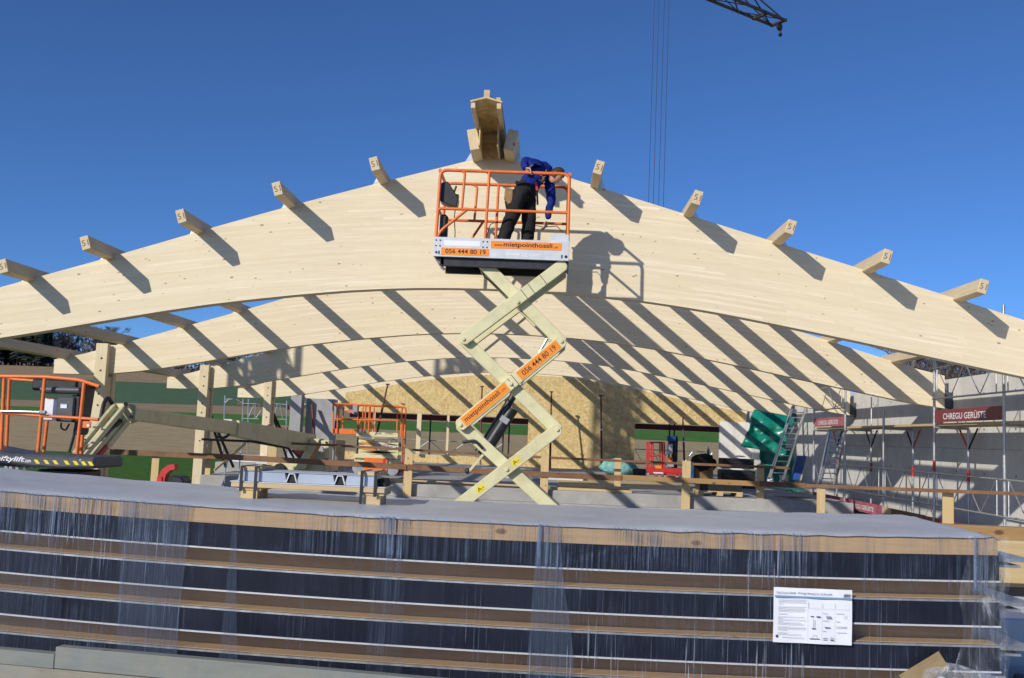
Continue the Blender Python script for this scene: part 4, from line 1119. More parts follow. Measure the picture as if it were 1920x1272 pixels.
g.prism([bpt(.81, .06, .11), bpt(.80, .06, .150), bpt(.835, .06, .150), bpt(.85, .06, .11)], ey * .2)
g.build('rib_hollow_shade', W['rubber'], bu)  # black fill painting in the shade inside the hollow ribs
for x in (-.01, .69):
    bbox('top_block', x, x + .13, -.002, .28, .171, .193, 'board_x')
for x in (.0, .085, .71, .79):
    g = MB(); w_ = .018
    for (q0, q1) in (((x, -.024, -.0 if x in (.085, .71) else .05), (x + w_, -.022, .196)), ((x, -.024, .195), (x + w_, .29, .197))):
        g.prism([bpt(q0[0], q0[1], q0[2]), bpt(q1[0], q0[1], q0[2]), bpt(q1[0], q0[1], q1[2]), bpt(q0[0], q0[1], q1[2])], ey * (q1[1] - q0[1]))
    g.build('strap', W['black'], bu)

# ------------------------------------------------------------------ timber and panels to the right of the stack
g = MB(); a = aY(1775, 984, 9.2); c = aY(1990, 990, 9.2); g.box2((a.x, 9.2, a.z - .135), (c.x + 2, 9.36, a.z)); tag(g.build('timber_beam', W['beam_brown'], bev=.006), 'brown planed timber beam, upper one right of the wrapped stack', 'timber beam')
g = MB(); a = aY(1835, 1012, 8.6); g.box2((a.x, 8.6, a.z - .40), (a.x + 3, 8.76, a.z)); bmk = g.build('glulam_beam', W['beam_x'], bev=.006)
tag(bmk, 'pale laminated beam below the brown one, right of the wrapped stack', 'timber beam')
g = MB(); a = aY(1880, 1100, 8.3); g.box2((a.x - .5, 8.3, 0), (a.x + 3, 8.55, a.z)); tag(g.build('bearer', W['dark_steel']), 'dark bearer under the pale laminated beam', 'bearer')
g = MB(); a = aY(1870, 1195, 5.9); g.box2((2.62, 6.3, .0), (6, 7.3, .72)); tag(g.build('panel_pack', W['white_sheet'], bev=.01), 'pale sheet pack on the ground right of the wrapped stack', 'sheet pack')
g = MB(); g.box2((2.75, 5.1, 0), (6, 6.0, .46)); tag(g.build('panel_pack', W['grey_pl'], bev=.01), 'dark blue panel pack in the bottom right corner', 'sheet pack')

# ------------------------------------------------------------------ boom lift on the left
bl = thing('boom_lift', (-6.0, 18, 0), 'cream articulated boom lift with orange basket at the left edge', 'boom lift')
BYF, BYB = 13.3, 14.05
def bq(px, py, y=BYF): return aY(px, py, y)
def rl_(name, pts, r=.025, f_=.08, m='orange'):
    g_ = MB(); g_.path(fillet(pts, f_, 5), r, 10); return g_.build(name, W[m], bl, True)
xl = -7.9
rl_('front_rail', [Vector((xl, BYF, 2.235)), bq(0, 706), bq(85, 707), bq(150, 713), bq(186, 725)])
rl_('front_rail', [Vector((xl, BYF, 1.70)), bq(0, 774), bq(75, 780), bq(160, 785), bq(184, 787)], .022)
for (t, b_) in (((8, 710), (2, 843)), ((84, 710), (71, 848)), ((158, 718), (144, 851))): rl_('upright', [bq(*t), bq(*b_)], .024)
for (t, b_) in (((18, 712), (12, 843)), ((92, 760), (82, 848)), ((163, 722), (152, 851))): rl_('upright', [bq(*t, BYB), bq(*b_, BYB)], .024)
rl_('rear_rail', [Vector((xl, BYB, 2.27)), bq(20, 711, BYB), bq(85, 716, BYB), bq(178, 726, BYB)], .022)
rl_('side_rail', [bq(186, 725), bq(180, 728, BYB)], .022); rl_('side_rail', [bq(184, 787), bq(178, 787, BYB)], .022)
g = MB(); g.tube(bq(0, 771, BYF - .04), bq(76, 773, BYF - .04), .017, 10); g.build('gate_bar', W['alu'], bl, True)
g = MB(); g.tube(bq(74, 773, BYF - .04), bq(86, 774, BYF - .04), .028, 10); g.build('gate_hinge', W['grey_light'], bl, True)
g = MB(); pa, pb = bq(156, 790), bq(170, 803); g.box2((pa.x, BYF - .01, pb.z), (pb.x, BYF + .01, pa.z)); g.build('lanyard_plate', W['orange'], bl)
g = MB(); g.lathe(bq(165, 798, BYF - .012), [(.018, 0), (.018, .003)], 12, (0, -1, 0)); g.build('lanyard_eye', W['white_ink'], bl)
# control console
pa, pb = bq(90, 713, BYB - .1), bq(178, 738, BYB - .1)
g = MB(); g.box2((pa.x - .02, BYF + .25, pb.z), (pb.x - .08, BYB + .05, pa.z)); g.prism([Vector((pb.x - .08, BYF + .25, pa.z)), Vector((pb.x + .06, BYF + .25, pa.z - .03)), Vector((pb.x + .0, BYF + .25, pa.z - .75)), Vector((pb.x - .06, BYF + .25, pa.z - .75))], (0, .3, 0)); g.build('control_console', W['black'], bl, bev=.02)
g = MB(); g.tube(bq(78, 731, BYF + .15), bq(150, 733, BYF + .15), .05, 12); g.build('console_roll', W['grey_pl'], bl, True)
g = MB(); pa, pb = bq(107, 743, BYF + .12), bq(136, 792, BYF + .12); g.box2((pa.x, BYF + .12, pb.z), (pb.x, BYF + .35, pa.z)); g.build('control_box', W['grey_pl'], bl, bev=.02)
g = MB(); pa, pb = bq(136, 741, BYF + .2), bq(150, 793, BYF + .2); g.box2((pa.x, BYF + .16, pb.z), (pb.x, BYF + .5, pa.z)); g.build('control_box', W['black'], bl, bev=.02)
g = MB(); pa, pb = bq(114, 757, BYF + .115), bq(125, 766, BYF + .115); g.box2((pa.x, BYF + .112, pb.z), (pb.x, BYF + .118, pa.z)); g.build('display_label', W['paper'], bl)
g = MB(); pa, pb = bq(114.5, 757, BYF + .11), bq(124.5, 759, BYF + .11); g.box2((pa.x, BYF + .110, pb.z), (pb.x, BYF + .1115, pa.z)); g.build('label_stripe', W['paper_blue'], bl)
g = MB(); pa, pb = bq(85, 747, BYF + .14), bq(107, 790, BYF + .14); g.box2((pa.x, BYF + .14, pb.z), (pb.x, BYF + .16, pa.z)); g.build('instruction_board', W['paper'], bl)
g = MB(); pa, pb = bq(88, 747, BYF + .135), bq(107, 749, BYF + .135); g.box2((pa.x, BYF + .134, pb.z), (pb.x, BYF + .138, pa.z)); g.build('board_header', W['red'], bl)
g = MB(); q = [bq(86, 771, BYF + .136), bq(92, 775, BYF + .136), bq(100, 780, BYF + .136), bq(107, 780, BYF + .136), bq(107, 784, BYF + .136), bq(98, 784, BYF + .136), bq(90, 779, BYF + .136), bq(86, 774, BYF + .136)]; g.prism(q, (0, .002, 0)); g.build('board_swoosh', W['line_grey'], bl)
g = MB(); g.path(fillet([bq(115, 793, BYF + .3), bq(114, 803, BYF + .3), bq(123, 808, BYF + .3), bq(130, 795, BYF + .3)], .05), .012, 6); g.build('cable', W['black'], bl, True)
g = MB(); g.path([bq(143, 793, BYF + .3), bq(138, 820, BYF + .3), bq(130, 848, BYF + .3)], .02, 8); g.build('cable', W['black'], bl, True)
g = MB(); g.path(fillet([bq(140, 722, BYF + .2), bq(150, 735, BYF + .2), bq(140, 738, BYF + .2), bq(128, 732, BYF + .2)], .04), .008, 6); g.build('cable', W['black'], bl, True)
# tray
f0 = [bq(-60, 842), bq(30, 847), bq(95, 852), bq(178, 858)]
g = MB()
poly = [Vector((xl, BYF - .06, 1.29)), bq(20, 851, BYF - .06), bq(56, 853, BYF - .06), bq(92, 853, BYF - .06), bq(178, 858, BYF - .06), bq(179, 879, BYF - .06), bq(110, 879, BYF - .06), bq(60, 876, BYF - .06), Vector((xl, BYF - .06, 1.11))]
g.prism(poly, (0, .9, 0)); g.build('basket_tray', W['grey_pl'], bl, bev=.03)
text('niftylift', 'lettering', bq(-9, 866, BYF - .063), bq(45, 867) - bq(-9, 864), (0, 0, 1), W['white_ink'], bl, width=.40, height=.085, off=.02, shear=.25)
text('.com', 'lettering', bq(46, 867, BYF - .063), bq(45, 867) - bq(-9, 864), (0, 0, 1), W['white_ink'], bl, width=.085, height=.035, off=.015)
for k, px in enumerate((66, 84, 101, 122, 139, 154, 167)):
    g = MB(); q = [bq(px - 3, 862 + k * .6, BYF - .064), bq(px + 4, 862.4 + k * .6, BYF - .064), bq(px + 9, 870 + k * .6, BYF - .064), bq(px + 2, 869.6 + k * .6, BYF - .064)]; g.prism(q, (0, .002, 0)); g.build('hazard_stripe', W['yellow'], bl)
g = MB(); g.lathe(bq(151, 863, BYF - .063), [(.018, 0), (.016, .008)], 10, (0, -1, 0)); g.build('socket', W['grey_light'], bl)
g = MB(); pa, pb = bq(70, 880, BYF + .1), bq(150, 893, BYF + .1); g.box2((pa.x, BYF + .1, pb.z - .05), (pb.x, BYB, pa.z)); g.box2((xl, BYF + .1, 1.0), (bq(60, 880).x, BYF + .5, 1.1)); g.build('basket_support', W['black'], bl, bev=.02)
g = MB()
for px in (13, 22, 34, 48, 62): g.lathe(bq(px, 877, BYF + .08), [(.025, 0), (.025, .03)], 10, (0, -1, 0))
g.build('control_knob', W['grey_light'], bl)
# fly boom (parallelogram arms) from the basket up to the knuckle
def bar_(name, p0, y0, p1, y1, w, h, m='cream'):
    g_ = MB(); g_.beam(bq(*p0, y0), bq(*p1, y1), w, h); return g_.build(name, W[m], bl, bev=.006)
bar_('fly_boom', (140, 852), 14.3, (216, 760), 16.0, .06, .09); bar_('fly_boom', (150, 864), 14.3, (234, 762), 16.0, .06, .09); bar_('fly_boom', (158, 872), 14.5, (232, 785), 16.1, .05, .08); bar_('fly_boom', (158, 890), 14.5, (240, 790), 16.2, .06, .11, 'cream')
g = MB(); g.tube(bq(165, 843, 14.9), bq(224, 790, 15.9), .05, 12); g.tube(bq(150, 862, 14.9), bq(180, 832, 15.2), .03, 10); g.build('boom_cylinder', W['black'], bl, True)
g = MB(); p = bq(158, 878, 14.4); g.beam(bq(150, 893, 14.2), bq(200, 838, 15.0), .05, .07); g.build('red_arm', W['red'], bl)
g = MB(); q = [bq(213, 757, 15.95), bq(237, 757, 15.95), bq(247, 772, 15.95), bq(243, 790, 15.95), bq(228, 795, 15.95), bq(225, 768, 15.95)]; g.prism(q, (0, .06, 0)); g.prism([p + Vector((0, .3, 0)) for p in q], (0, .06, 0)); g.build('knuckle_plate', W['cream'], bl, bev=.006)
g = MB(); g.tube(bq(236, 758, 15.85), bq(236, 758, 16.45), .035, 12); g.tube(bq(246, 782, 15.85), bq(246, 782, 16.45), .03, 12); g.build('knuckle_pin', W['dark_steel'], bl, True)
g = MB(); g.path(fillet([bq(186, 800, 15.6), bq(195, 755, 15.8), bq(203, 745, 15.9), bq(212, 760, 16.0)], .2), .035, 8); g.build('hose_loop', W['black'], bl, True)
# main boom, telescopic: runs back to the turret
def boomseg(name, p0, y0, p1, y1, h0, h1, w):
    a_ = bq(*p0, y0); c_ = bq(*p1, y1); d_ = (c_ - a_).normalized(); s_ = d_.cross(Vector((0, 0, 1))).normalized(); u2 = s_.cross(d_)
    g_ = MB(); vs = []
    for p_, h_ in ((a_, h0), (c_, h1)):
        for (i_, j_) in ((-1, -1), (1, -1), (1, 1), (-1, 1)): vs.append(p_ + s_ * w / 2 * i_ + u2 * h_ / 2 * j_)
    g_.add(vs, [(0, 1, 2, 3), (7, 6, 5, 4)] + [(k, k + 4, (k + 1) % 4 + 4, (k + 1) % 4) for k in range(4)]); return g_.build(name, W['cream'], bl, bev=.012)
boomseg('outer_boom', (244, 776), 16.1, (440, 803), 21.0, .20, .27, .18)
mainb = boomseg('main_boom', (437, 803), 20.9, (583, 832), 25.6, .33, .46, .26)
g = MB(); g.path(fillet([bq(432, 795, 20.75), bq(430, 815, 20.7), bq(420, 822, 20.7), bq(405, 818, 20.5)], .1), .03, 8); g.path([bq(380, 824, 20.9), bq(470, 828, 21.8), bq(540, 840, 24), bq(548, 855, 24)], .025, 8); g.build('hose_carrier', W['black'], bl, True)
g = MB(); pa = bq(425, 794, 20.8); g.box(pa + Vector((.05, 0, .06)), (.17, .2, .05)); g.build('roller_cap', W['toe_white'], bl)
for (p0, p1) in (((447, 806), (492, 816)),):
    a_, c_ = bq(*p0, 21.0), bq(*p1, 22.4); d_ = (c_ - a_).normalized()
    g = MB(); g.beam(a_ + Vector((0, -.12, 0)), c_ + Vector((0, -.14, 0)), .01, .13); g.build('web_sticker', W['red'], bl)
g = MB(); q = [bq(583, 823, 25.0), bq(600, 823, 25.0), bq(572, 880, 25.0), bq(552, 880, 25.0)]; g.prism(q, (0, .5, 0)); g.build('lower_boom', W['cream'], bl, bev=.01)
g = MB(); q = [bq(598, 838, 24.98), bq(602, 834, 24.98), bq(583, 868, 24.98), bq(578, 868, 24.98)]; g.prism(q, (0, .01, 0)); g.build('web_sticker', W['sticker'], bl)
g = MB(); q = [bq(601, 826, 25.05), bq(617, 826, 25.05), bq(616, 866, 25.05), bq(611, 866, 25.05)]; g.prism(q, (0, .45, 0)); g.prism([bq(585, 845, 25.2), bq(612, 850, 25.2), bq(612, 885, 25.2), bq(570, 885, 25.2)], (0, .4, 0)); g.build('turret_plate', W['cream'], bl, bev=.01)
g = MB()
for px, py in ((612, 830), (613, 862)): g.lathe(bq(px, py, 25.04), [(.03, 0), (.03, .02)], 10, (0, -1, 0))
g.build('turret_bolt', W['dark_steel'], bl)
g = MB(); q = [bq(546, 845, 25.3), bq(556, 838, 25.3), bq(570, 852, 25.3), bq(560, 862, 25.3)]; g.prism(q, (0, .3, 0)); g.build('knuckle_cover', W['black'], bl)
g = MB(); q = [bq(550, 845, 25.28), bq(556, 838, 25.28), bq(568, 848, 25.28), bq(564, 856, 25.28)]; g.prism(q, (0, .02, 0)); g.build('cover_stripe', W['red'], bl)
g = MB(); p = bq(590, 880, 26); g.box2((p.x - 1.0, 25.6, FL + .12), (p.x + .5, 26.6, FL + .3)); g.build('chassis', W['cream'], bl, bev=.02)
for dx in (-.8, .3):
    for y in (25.5, 26.6):
        g = MB(); g.lathe((p.x + dx, y, FL + .15), [(.1, 0), (.15, .01), (.15, .12), (.1, .13)], 16, (0, 1, 0)); g.build('wheel', W['rubber'], bl, True)

# ------------------------------------------------------------------ small orange scissor lift inside the hall
jl = thing('scissor_lift', aY(705, 890, 28), 'lowered small scissor lift with orange rails inside the hall at left', 'scissor lift')
JY = 28.0
def jq(px, py, y=JY): return aY(px, py, y)
def jbox(name, p0, p1, y0, y1, m, bev=.006):
    a_, c_ = jq(*p0), jq(*p1); g_ = MB(); g_.box2((a_.x, y0, c_.z), (c_.x, y1, a_.z)); return g_.build(name, W[m], jl, bev=bev)
def jrail(name, pts, r=.024, y=JY, m='orange'):
    g_ = MB(); g_.path(fillet([jq(*p, JY) + Vector((0, y - JY, 0)) for p in pts], .06, 4), r, 8); return g_.build(name, W[m], jl, True)
jt = jbox('toe_board', (668, 809), (746, 821), JY, JY + .03, 'cream')
text('JLG', 'lettering', jq(702, 816, JY - .004), (1, 0, 0), (0, 0, 1), W['paper_ink'], jt, height=.10, width=.20, off=.02, shear=.3)
text('1930ES', 'lettering', jq(722, 814.5, JY - .004), (1, 0, 0), (0, 0, 1), W['ink'], jt, height=.06, width=.22)
text('x2', 'lettering', jq(672, 815.5, JY - .004), (1, 0, 0), (0, 0, 1), W['ink'], jt, height=.06, width=.11)
jbox('platform_deck', (668, 819), (746, 823), JY + .03, JY + .8, 'cream')
jbox('extension_deck', (622, 804), (667, 815), JY + .03, JY + .06, 'orange'); jbox('extension_floor', (622, 812), (667, 815), JY + .06, JY + .75, 'orange')
for y in (JY, JY + .76):
    jrail('guard_rail', [(624, 812), (625, 757), (754, 763), (752, 818)], .024, y); jrail('guard_rail', [(624, 786), (753, 789)], .02, y)
    for px in (633, 671, 685, 692, 745): jrail('upright', [(px - 1, 812), (px + 1, 760)], .02, y)
jrail('gate_rail', [(672, 800), (674, 789), (698, 790), (703, 800), (703, 812)], .02, JY + .02)
g = MB()
for x in (624, 752): 
    for yy0, yy1 in ((757, 757), (786, 786)): g.tube(jq(x, yy0), jq(x, yy0) + Vector((0, .76, 0)), .022, 8)
g.build('side_rail', W['orange'], jl, True)
jbox('document_box', (626, 789), (634, 804), JY + .1, JY + .3, 'black'); jbox('control_box', (663, 760), (671, 777), JY - .1, JY + .1, 'grey_light'); jbox('control_panel', (665, 773), (670, 778), JY - .11, JY - .10, 'black', 0); jbox('tool_case', (650, 768), (661, 775), JY + .1, JY + .4, 'pink')
for k, (y0, y1) in enumerate(((827, 833), (838, 829), (845, 848), (850, 843))):
    for yy0 in (JY + .05, JY + .65):
        g = MB(); g.beam(jq(672, y0, JY) + Vector((0, yy0 - JY, 0)), jq(747, y1 + 4, JY) + Vector((0, yy0 - JY, 0)), .06, .085); g.build('scissor_arm', W['cream'], jl, bev=.006)
g = MB(); g.beam(jq(677, 829.5, JY - .0), jq(704, 833, JY), .01, .055); g.build('web_sticker', W['sticker'], jl)
g = MB(); g.beam(jq(706, 832.5, JY - .02), jq(742, 838.5, JY - .02), .01, .062); pl_ = g.build('phone_plate', W['toe_white'], jl)
text('056 444 80 19', 'lettering', jq(708, 835.4, JY - .03), jq(742, 838) - jq(706, 832.5), (0, 0, 1), W['red'], pl_, height=.045, width=.42, off=.01)
g = MB(); g.beam(jq(677, 839.5, JY - .02), jq(706, 843, JY - .02), .01, .07); g.build('orange_sticker', W['sticker'], jl)
jbox('chassis', (664, 851), (745, 862), JY - .02, JY + .8, 'cream'); jbox('battery_door', (684, 858), (726, 890), JY - .05, JY + .1, 'orange'); jbox('door_edge', (719, 860), (722, 888), JY - .056, JY - .049, 'red', 0)
jbox('side_skirt', (664, 862), (683, 870), JY, JY + .75, 'cream'); jbox('side_skirt', (727, 862), (745, 872), JY, JY + .75, 'cream')
for px in (672, 736):
    for y in (JY - .03, JY + .68):
        c_ = jq(px, 878); g = MB(); g.lathe((c_.x, y, FL + .17), [(.10, 0), (.17, .01), (.17, .11), (.10, .12)], 18, (0, 1, 0)); g.build('wheel', W['grey_light'], jl, True)
jrail('ladder', [(754, 795), (752, 870)], .018, JY + .1); jrail('ladder', [(758, 795), (756, 870)], .018, JY + .3)
g = MB(); c_ = jq(755, 866); g.box2((c_.x - .03, JY + .1, FL + .05), (c_.x + .08, JY + .3, FL + .4)); g.build('charger_box', W['red'], jl, bev=.02)

# red vertical mast lift
rd = thing('mast_lift', aY(1242, 893, 36.4), 'small bright red push around lift by the right wall opening', 'lift')
RY = 36.4
def rq(px, py, y=RY): return aY(px, py, y)
def rbox(name, p0, p1, y0, y1, m, bev=.008):
    a_, c_ = rq(*p0), rq(*p1); g_ = MB(); g_.box2((a_.x, y0, c_.z), (c_.x, y1, a_.z)); return g_.build(name, W[m], rd, bev=bev)
rbox('base', (1214, 876), (1278, 888), RY, RY + .7, 'red'); rbox('battery_box', (1247, 880), (1277, 893), RY + .02, RY + .6, 'red'); rbox('bumper', (1216, 884), (1246, 890), RY - .04, RY, 'red'); rbox('reflector', (1225, 885.5), (1243, 888.5), RY - .05, RY - .04, 'paper', 0); rbox('warning_sticker', (1229, 873), (1240, 879), RY - .01, RY - .004, 'sticker', 0)
for y in (RY + .02, RY + .6):
    for px in (1216, 1224, 1241, 1246): 
        g = MB(); g.tube(rq(px, 830, RY) + Vector((0, y - RY, 0)), rq(px, 878, RY) + Vector((0, y - RY, 0)), .028, 8); g.build('upright', W['red'], rd, True)
    g = MB()
    for py in (830, 855): g.tube(rq(1215, py, RY) + Vector((0, y - RY, 0)), rq(1247, py, RY) + Vector((0, y - RY, 0)), .025, 8)
    g.build('guard_rail', W['red'], rd, True)
rbox('mast', (1263, 818), (1272, 880), RY + .3, RY + .5, 'dark_steel'); rbox('mast', (1255, 822), (1263, 850), RY + .25, RY + .4, 'grey_pl'); rbox('control_box', (1252, 818), (1268, 828), RY + .15, RY + .25, 'blue'); rbox('data_sheet', (1252, 833), (1262, 852), RY + .2, RY + .24, 'grey_ink', 0); rbox('orange_box', (1253, 858), (1262, 872), RY + .15, RY + .22, 'orange', 0); rbox('grey_box', (1252, 866), (1264, 876), RY + .1, RY + .14, 'grey_light', 0)
for px in (1217, 1224, 1237, 1248, 1270):
    c_ = rq(px, 891); g = MB(); g.lathe((c_.x, RY + .02, FL + .07), [(.04, 0), (.07, .01), (.07, .06), (.04, .07)], 12, (0, 1, 0)); g.build('castor', W['grey_light'], rd, True)

# ------------------------------------------------------------------ things on the hall floor
def fbox(name, p0, p1, Y, dep, m, label, cat, group=None, z0=None, bev=.01):
    a_, c_ = aY(*p0, Y), aY(*p1, Y); g_ = MB(); g_.box2((a_.x, Y, FL if z0 is None else z0), (c_.x, Y + dep, a_.z)); return tag(g_.build(name, W[m], bev=bev), label, cat, group)
# timber pile at the slab edge
for k, (x0, x1, y, z, lab) in enumerate(((.25, 2.15, 24.15, FL, 'lower front timber of the pale pile on the slab edge'), (.2, 2.1, 24.30, FL, 'lower rear timber of the pale pile on the slab edge'), (.35, 2.1, 24.18, FL + .075, 'upper timber lying on the pale pile at the slab edge'))):
    g = MB(); g.box2((x0, y, z + .002), (x1, y + .12, z + .07)); tag(g.build('timber', W['board_x'], bev=.005), lab, 'timber', 'pale timbers on the slab edge')
for k, (p0, p1, Y) in enumerate((((600, 905), (760, 917), 24.4), ((770, 909), (1010, 922), 24.5))):
    a_ = aY(*p0, Y); c_ = aY(*p1, Y); g = MB(); g.box2((a_.x, Y, FL + .002), (c_.x, Y + .1, FL + .07)); tag(g.build('timber', W['board_x'], bev=.005), ('long thin timber on the slab edge left of a tall railing post' if k == 0 else 'long thin timber on the slab edge behind the lowest scissor arms'), 'timber', 'pale timbers on the slab edge')
g = MB(); g.box2((.45, 26.5, FL + .003), (4.0, 31.0, FL + .025)); tag(g.build('floor_sheet', W['osb'], bev=.004), 'golden chipboard sheets laid on the floor before the back wall', 'floor boards')
# white sheet packs lying on the floor
for (x0, x1, Y, dep, z0, z1, lab) in ((-12.2, -10.6 + 1.2, 33.0, 1.4, FL, FL + .22, 'long white sheet pack on the floor behind the boom'), (-9.2, -6.3, 32.0, 1.2, FL, FL + .16, 'white sheet pack on the floor right of the fourth arch post'), (-3.2, -.6, 33.5, 1.3, FL, FL + .14, 'white sheet pack on the floor behind the black lift cylinder'), (-1.5, 1.2, 29.5, 1.2, FL, FL + .16, 'white sheet pack on the floor behind the lowest scissor arms')):
    if x0 < -10.5: x0 = -10.4
    g = MB(); g.box2((x0, Y, z0 + .003), (x1, Y + dep, z1)); tag(g.build('sheet_pack', W['white_sheet'], bev=.012), lab, 'sheet pack', 'white sheet packs on the floor')
fbox('crate', (1284, 865), (1301, 886), 31, .5, 'blue', 'blue crate beside the yellow post at the right opening', 'crate')
fbox('crate', (1302, 868), (1337, 892), 31.3, .6, 'cardboard', 'brown crate with a black bag on top near the right opening', 'crate')
fbox('low_box', (1187, 879), (1211, 893), 34.5, .5, 'black', 'low black box between teal net bag and red lift', 'box')
# black bag
def blob(name, c_, r_, m, label, cat, seed=0, sq=(1, 1, 1), n=28, amp=.35, fr_=2.2):
    g_ = MB(); mm = 16
    vs = []
    for j in range(mm + 1):
        for i in range(n):
            t = math.pi * j / mm; ph = 2 * math.pi * i / n
            v_ = Vector((math.sin(t) * math.cos(ph), math.sin(t) * math.sin(ph), math.cos(t)))
            k_ = 1 + amp * noise.noise(v_ * fr_ + Vector((seed, 0, 0))) + amp * .4 * noise.noise(v_ * fr_ * 3 + Vector((0, seed, 0)))
            vs.append(Vector(c_) + Vector((v_.x * sq[0], v_.y * sq[1], v_.z * sq[2])) * r_ * k_)
    fs = [(j * n + i, j * n + (i + 1) % n, (j + 1) * n + (i + 1) % n, (j + 1) * n + i) for j in range(mm) for i in range(n)]
    g_.add(vs, fs); return tag(g_.build(name, W[m], None, True), label, cat)
p = aY(1318, 868, 31.4); blob('black_bag', p, .34, 'vest', 'crumpled black bag lying on the brown crate', 'bag', 3, (1.15, .8, .75))
p = aY(1328, 846, 31.5); g = MB(); g.lathe((p.x, 31.5, p.z - .12), [(.04, 0), (.045, .12), (.04, .16), (.014, .2), (.014, .25)], 12); tag(g.build('bottle', W['tarp'], None, True), 'small green bottle standing above the black bag', 'bottle')
p = aY(1160, 884, 36); p.z = FL + .27; blob('net_bag', p, .5, 'net', 'rounded teal net bag at the foot of the chipboard wall', 'bag', 5, (1.35, .7, .62), amp=.22)
for k, (px, py) in enumerate(((1329, 897), (1343, 898))):
    p = aY(px, py, 28.5); p.z = FL + .08; blob('pink_sack', p, .13, 'pink', ('left' if k == 0 else 'right') + ' one of two small pink sacks on the floor by the dark crates', 'sack', k, (1.3, 1, .7))['group'] = 'pink sacks'
# dark crates pile
for k, (p0, p1, Y, z0) in enumerate((((1352, 880), (1416, 903), 29.5, FL), ((1354, 858), (1414, 880), 29.6, None))):
    a_, c_ = aY(*p0, Y), aY(*p1, Y); zb_ = FL if k == 0 else c_.z
    root = thing('dark_crate', (a_.x, Y, zb_), ('lower' if k == 0 else 'upper') + ' black slatted crate of the pile left of the green tarpaulin', 'crate', 'black crates')
    n_ = 4
    for q in range(n_):
        z0_, z1_ = zb_ + (a_.z - zb_) * q / n_, zb_ + (a_.z - zb_) * (q + .86) / n_; g = MB(); g.box2((a_.x, Y, z0_), (c_.x, Y + .02, z1_)); g.build('slat', W['black'], root)
    g = MB(); g.box2((a_.x + .02, Y + .021, zb_), (c_.x - .02, Y + .7, a_.z - .02)); g.build('crate_body', W['rubber'], root)
p = aY(1390, 856, 29.9); g = MB(); g.box((p.x, 29.9, p.z), (.28, .2, .04)); tag(g.build('paper_pad', W['paper']), 'white pad lying on the black crates', 'pad')
# pallet with dark panels at the slab edge
root = thing('pallet', aY(1352, 928, 24.6), 'timber pallet with a dark pack at the slab edge right of centre', 'pallet')
xa, xb = aY(1308, 925, 24.5).x, aY(1393, 925, 24.5).x
for x in (xa + .08, (xa + xb) / 2, xb - .08): g = MB(); g.box2((x - .07, 24.5, FL + .002), (x + .07, 25.3, FL + .10)); g.build('pallet_block', W['board_y'], root)
for q in range(5): y_ = 24.5 + q * .17; g = MB(); g.box2((xa, y_, FL + .101), (xb, y_ + .12, FL + .122)); g.build('pallet_board', W['board_y'], root)
g = MB(); g.box2((xa + .05, 24.52, FL + .124), (xb - .02, 25.3, FL + .34)); tag(g.build('dark_pack', W['black'], bev=.01), 'flat black pack lying on the pallet at the slab edge', 'pack')
g = MB(); g.box2((xa - .1, 24.54, FL + .345), (xb - .1, 25.35, FL + .375)); tag(g.build('cover_board', W['plank'], bev=.004), 'grey board covering the flat black pack', 'board')
# green tarpaulin
def tarp_sheet(name, corners, nu, nv, seed, amp, label):
    a_, b_, c_, d_ = corners; vs = []
    for j in range(nv + 1):
        for i in range(nu + 1):
            u, v = i / nu, j / nv
            p = a_ * (1 - u) * (1 - v) + b_ * u * (1 - v) + c_ * u * v + d_ * (1 - u) * v
            k_ = noise.noise(Vector((u * 3.2, v * 2.6, seed))); k2 = abs(noise.noise(Vector((u * 2.2 + v * 1.5, v * 3 - u, seed + 5))))
            p = p + Vector((.06 * k_ * min(1, v * 3), -amp * (k_ * .5 + k2 * 0.8) * min(1, .25 + v * 2), .07 * noise.noise(Vector((u * 4, v, seed)))* (v > .9)))
            vs.append(p)
    g_ = MB(); g_.add(vs, [(j * (nu + 1) + i, j * (nu + 1) + i + 1, (j + 1) * (nu + 1) + i + 1, (j + 1) * (nu + 1) + i) for j in range(nv) for i in range(nu)])
    o_ = g_.build(name, W['tarp'], None, True); s_ = o_.modifiers.new('thickness', 'SOLIDIFY'); s_.thickness = .006
    return tag(o_, label, 'tarpaulin', 'green tarpaulins')
tarp_sheet('green_tarpaulin', [aY(1414, 768, 33.9), aY(1490, 782, 33.7), aY(1468, 856, 33.0), aY(1388, 836, 33.2)], 34, 26, 2, .45, 'shiny green tarpaulin, upper folded piece hanging in the back right corner')
tarp_sheet('green_tarpaulin', [aY(1424, 834, 33.9), aY(1488, 842, 33.7), aY(1486, 908, 33.5), aY(1426, 905, 33.7)], 26, 22, 9, .35, 'green tarpaulin, lower darker piece hanging behind the ladder')
# ladders
def ladder(name, pb, pt, w, label, n=12, rails=2, yb=33, yt=34.5):
    b_ = aY(*pb, yb); b_.z = max(FL, b_.z); t_ = aY(*pt, yt); root = thing(name, b_, label, 'ladder', 'aluminium ladders on the right')
    s_ = Vector((1, 0.15, 0)).normalized() * w / 2
    for k in range(2):
        for sg in (-1, 1):
            g_ = MB(); o2 = s_ * (sg * (1 - .16 * k)) + Vector((0, -.05 * k, 0)); g_.beam(b_ + o2, t_ + o2, .03, .075, (0, 1, 0)); g_.build('side_rail', W['alu'], root)
    for q in range(1, n):
        p_ = b_ + (t_ - b_) * q / n; g_ = MB(); g_.tube(p_ - s_ * .9, p_ + s_ * .9, .018, 6); g_.build('rung', W['alu'], root, True)
    return root
ladder('ladder', (1455, 898), (1498, 764), .48, 'tall aluminium ladder leaning before the green tarpaulin', 13, yb=30.5, yt=32.6)
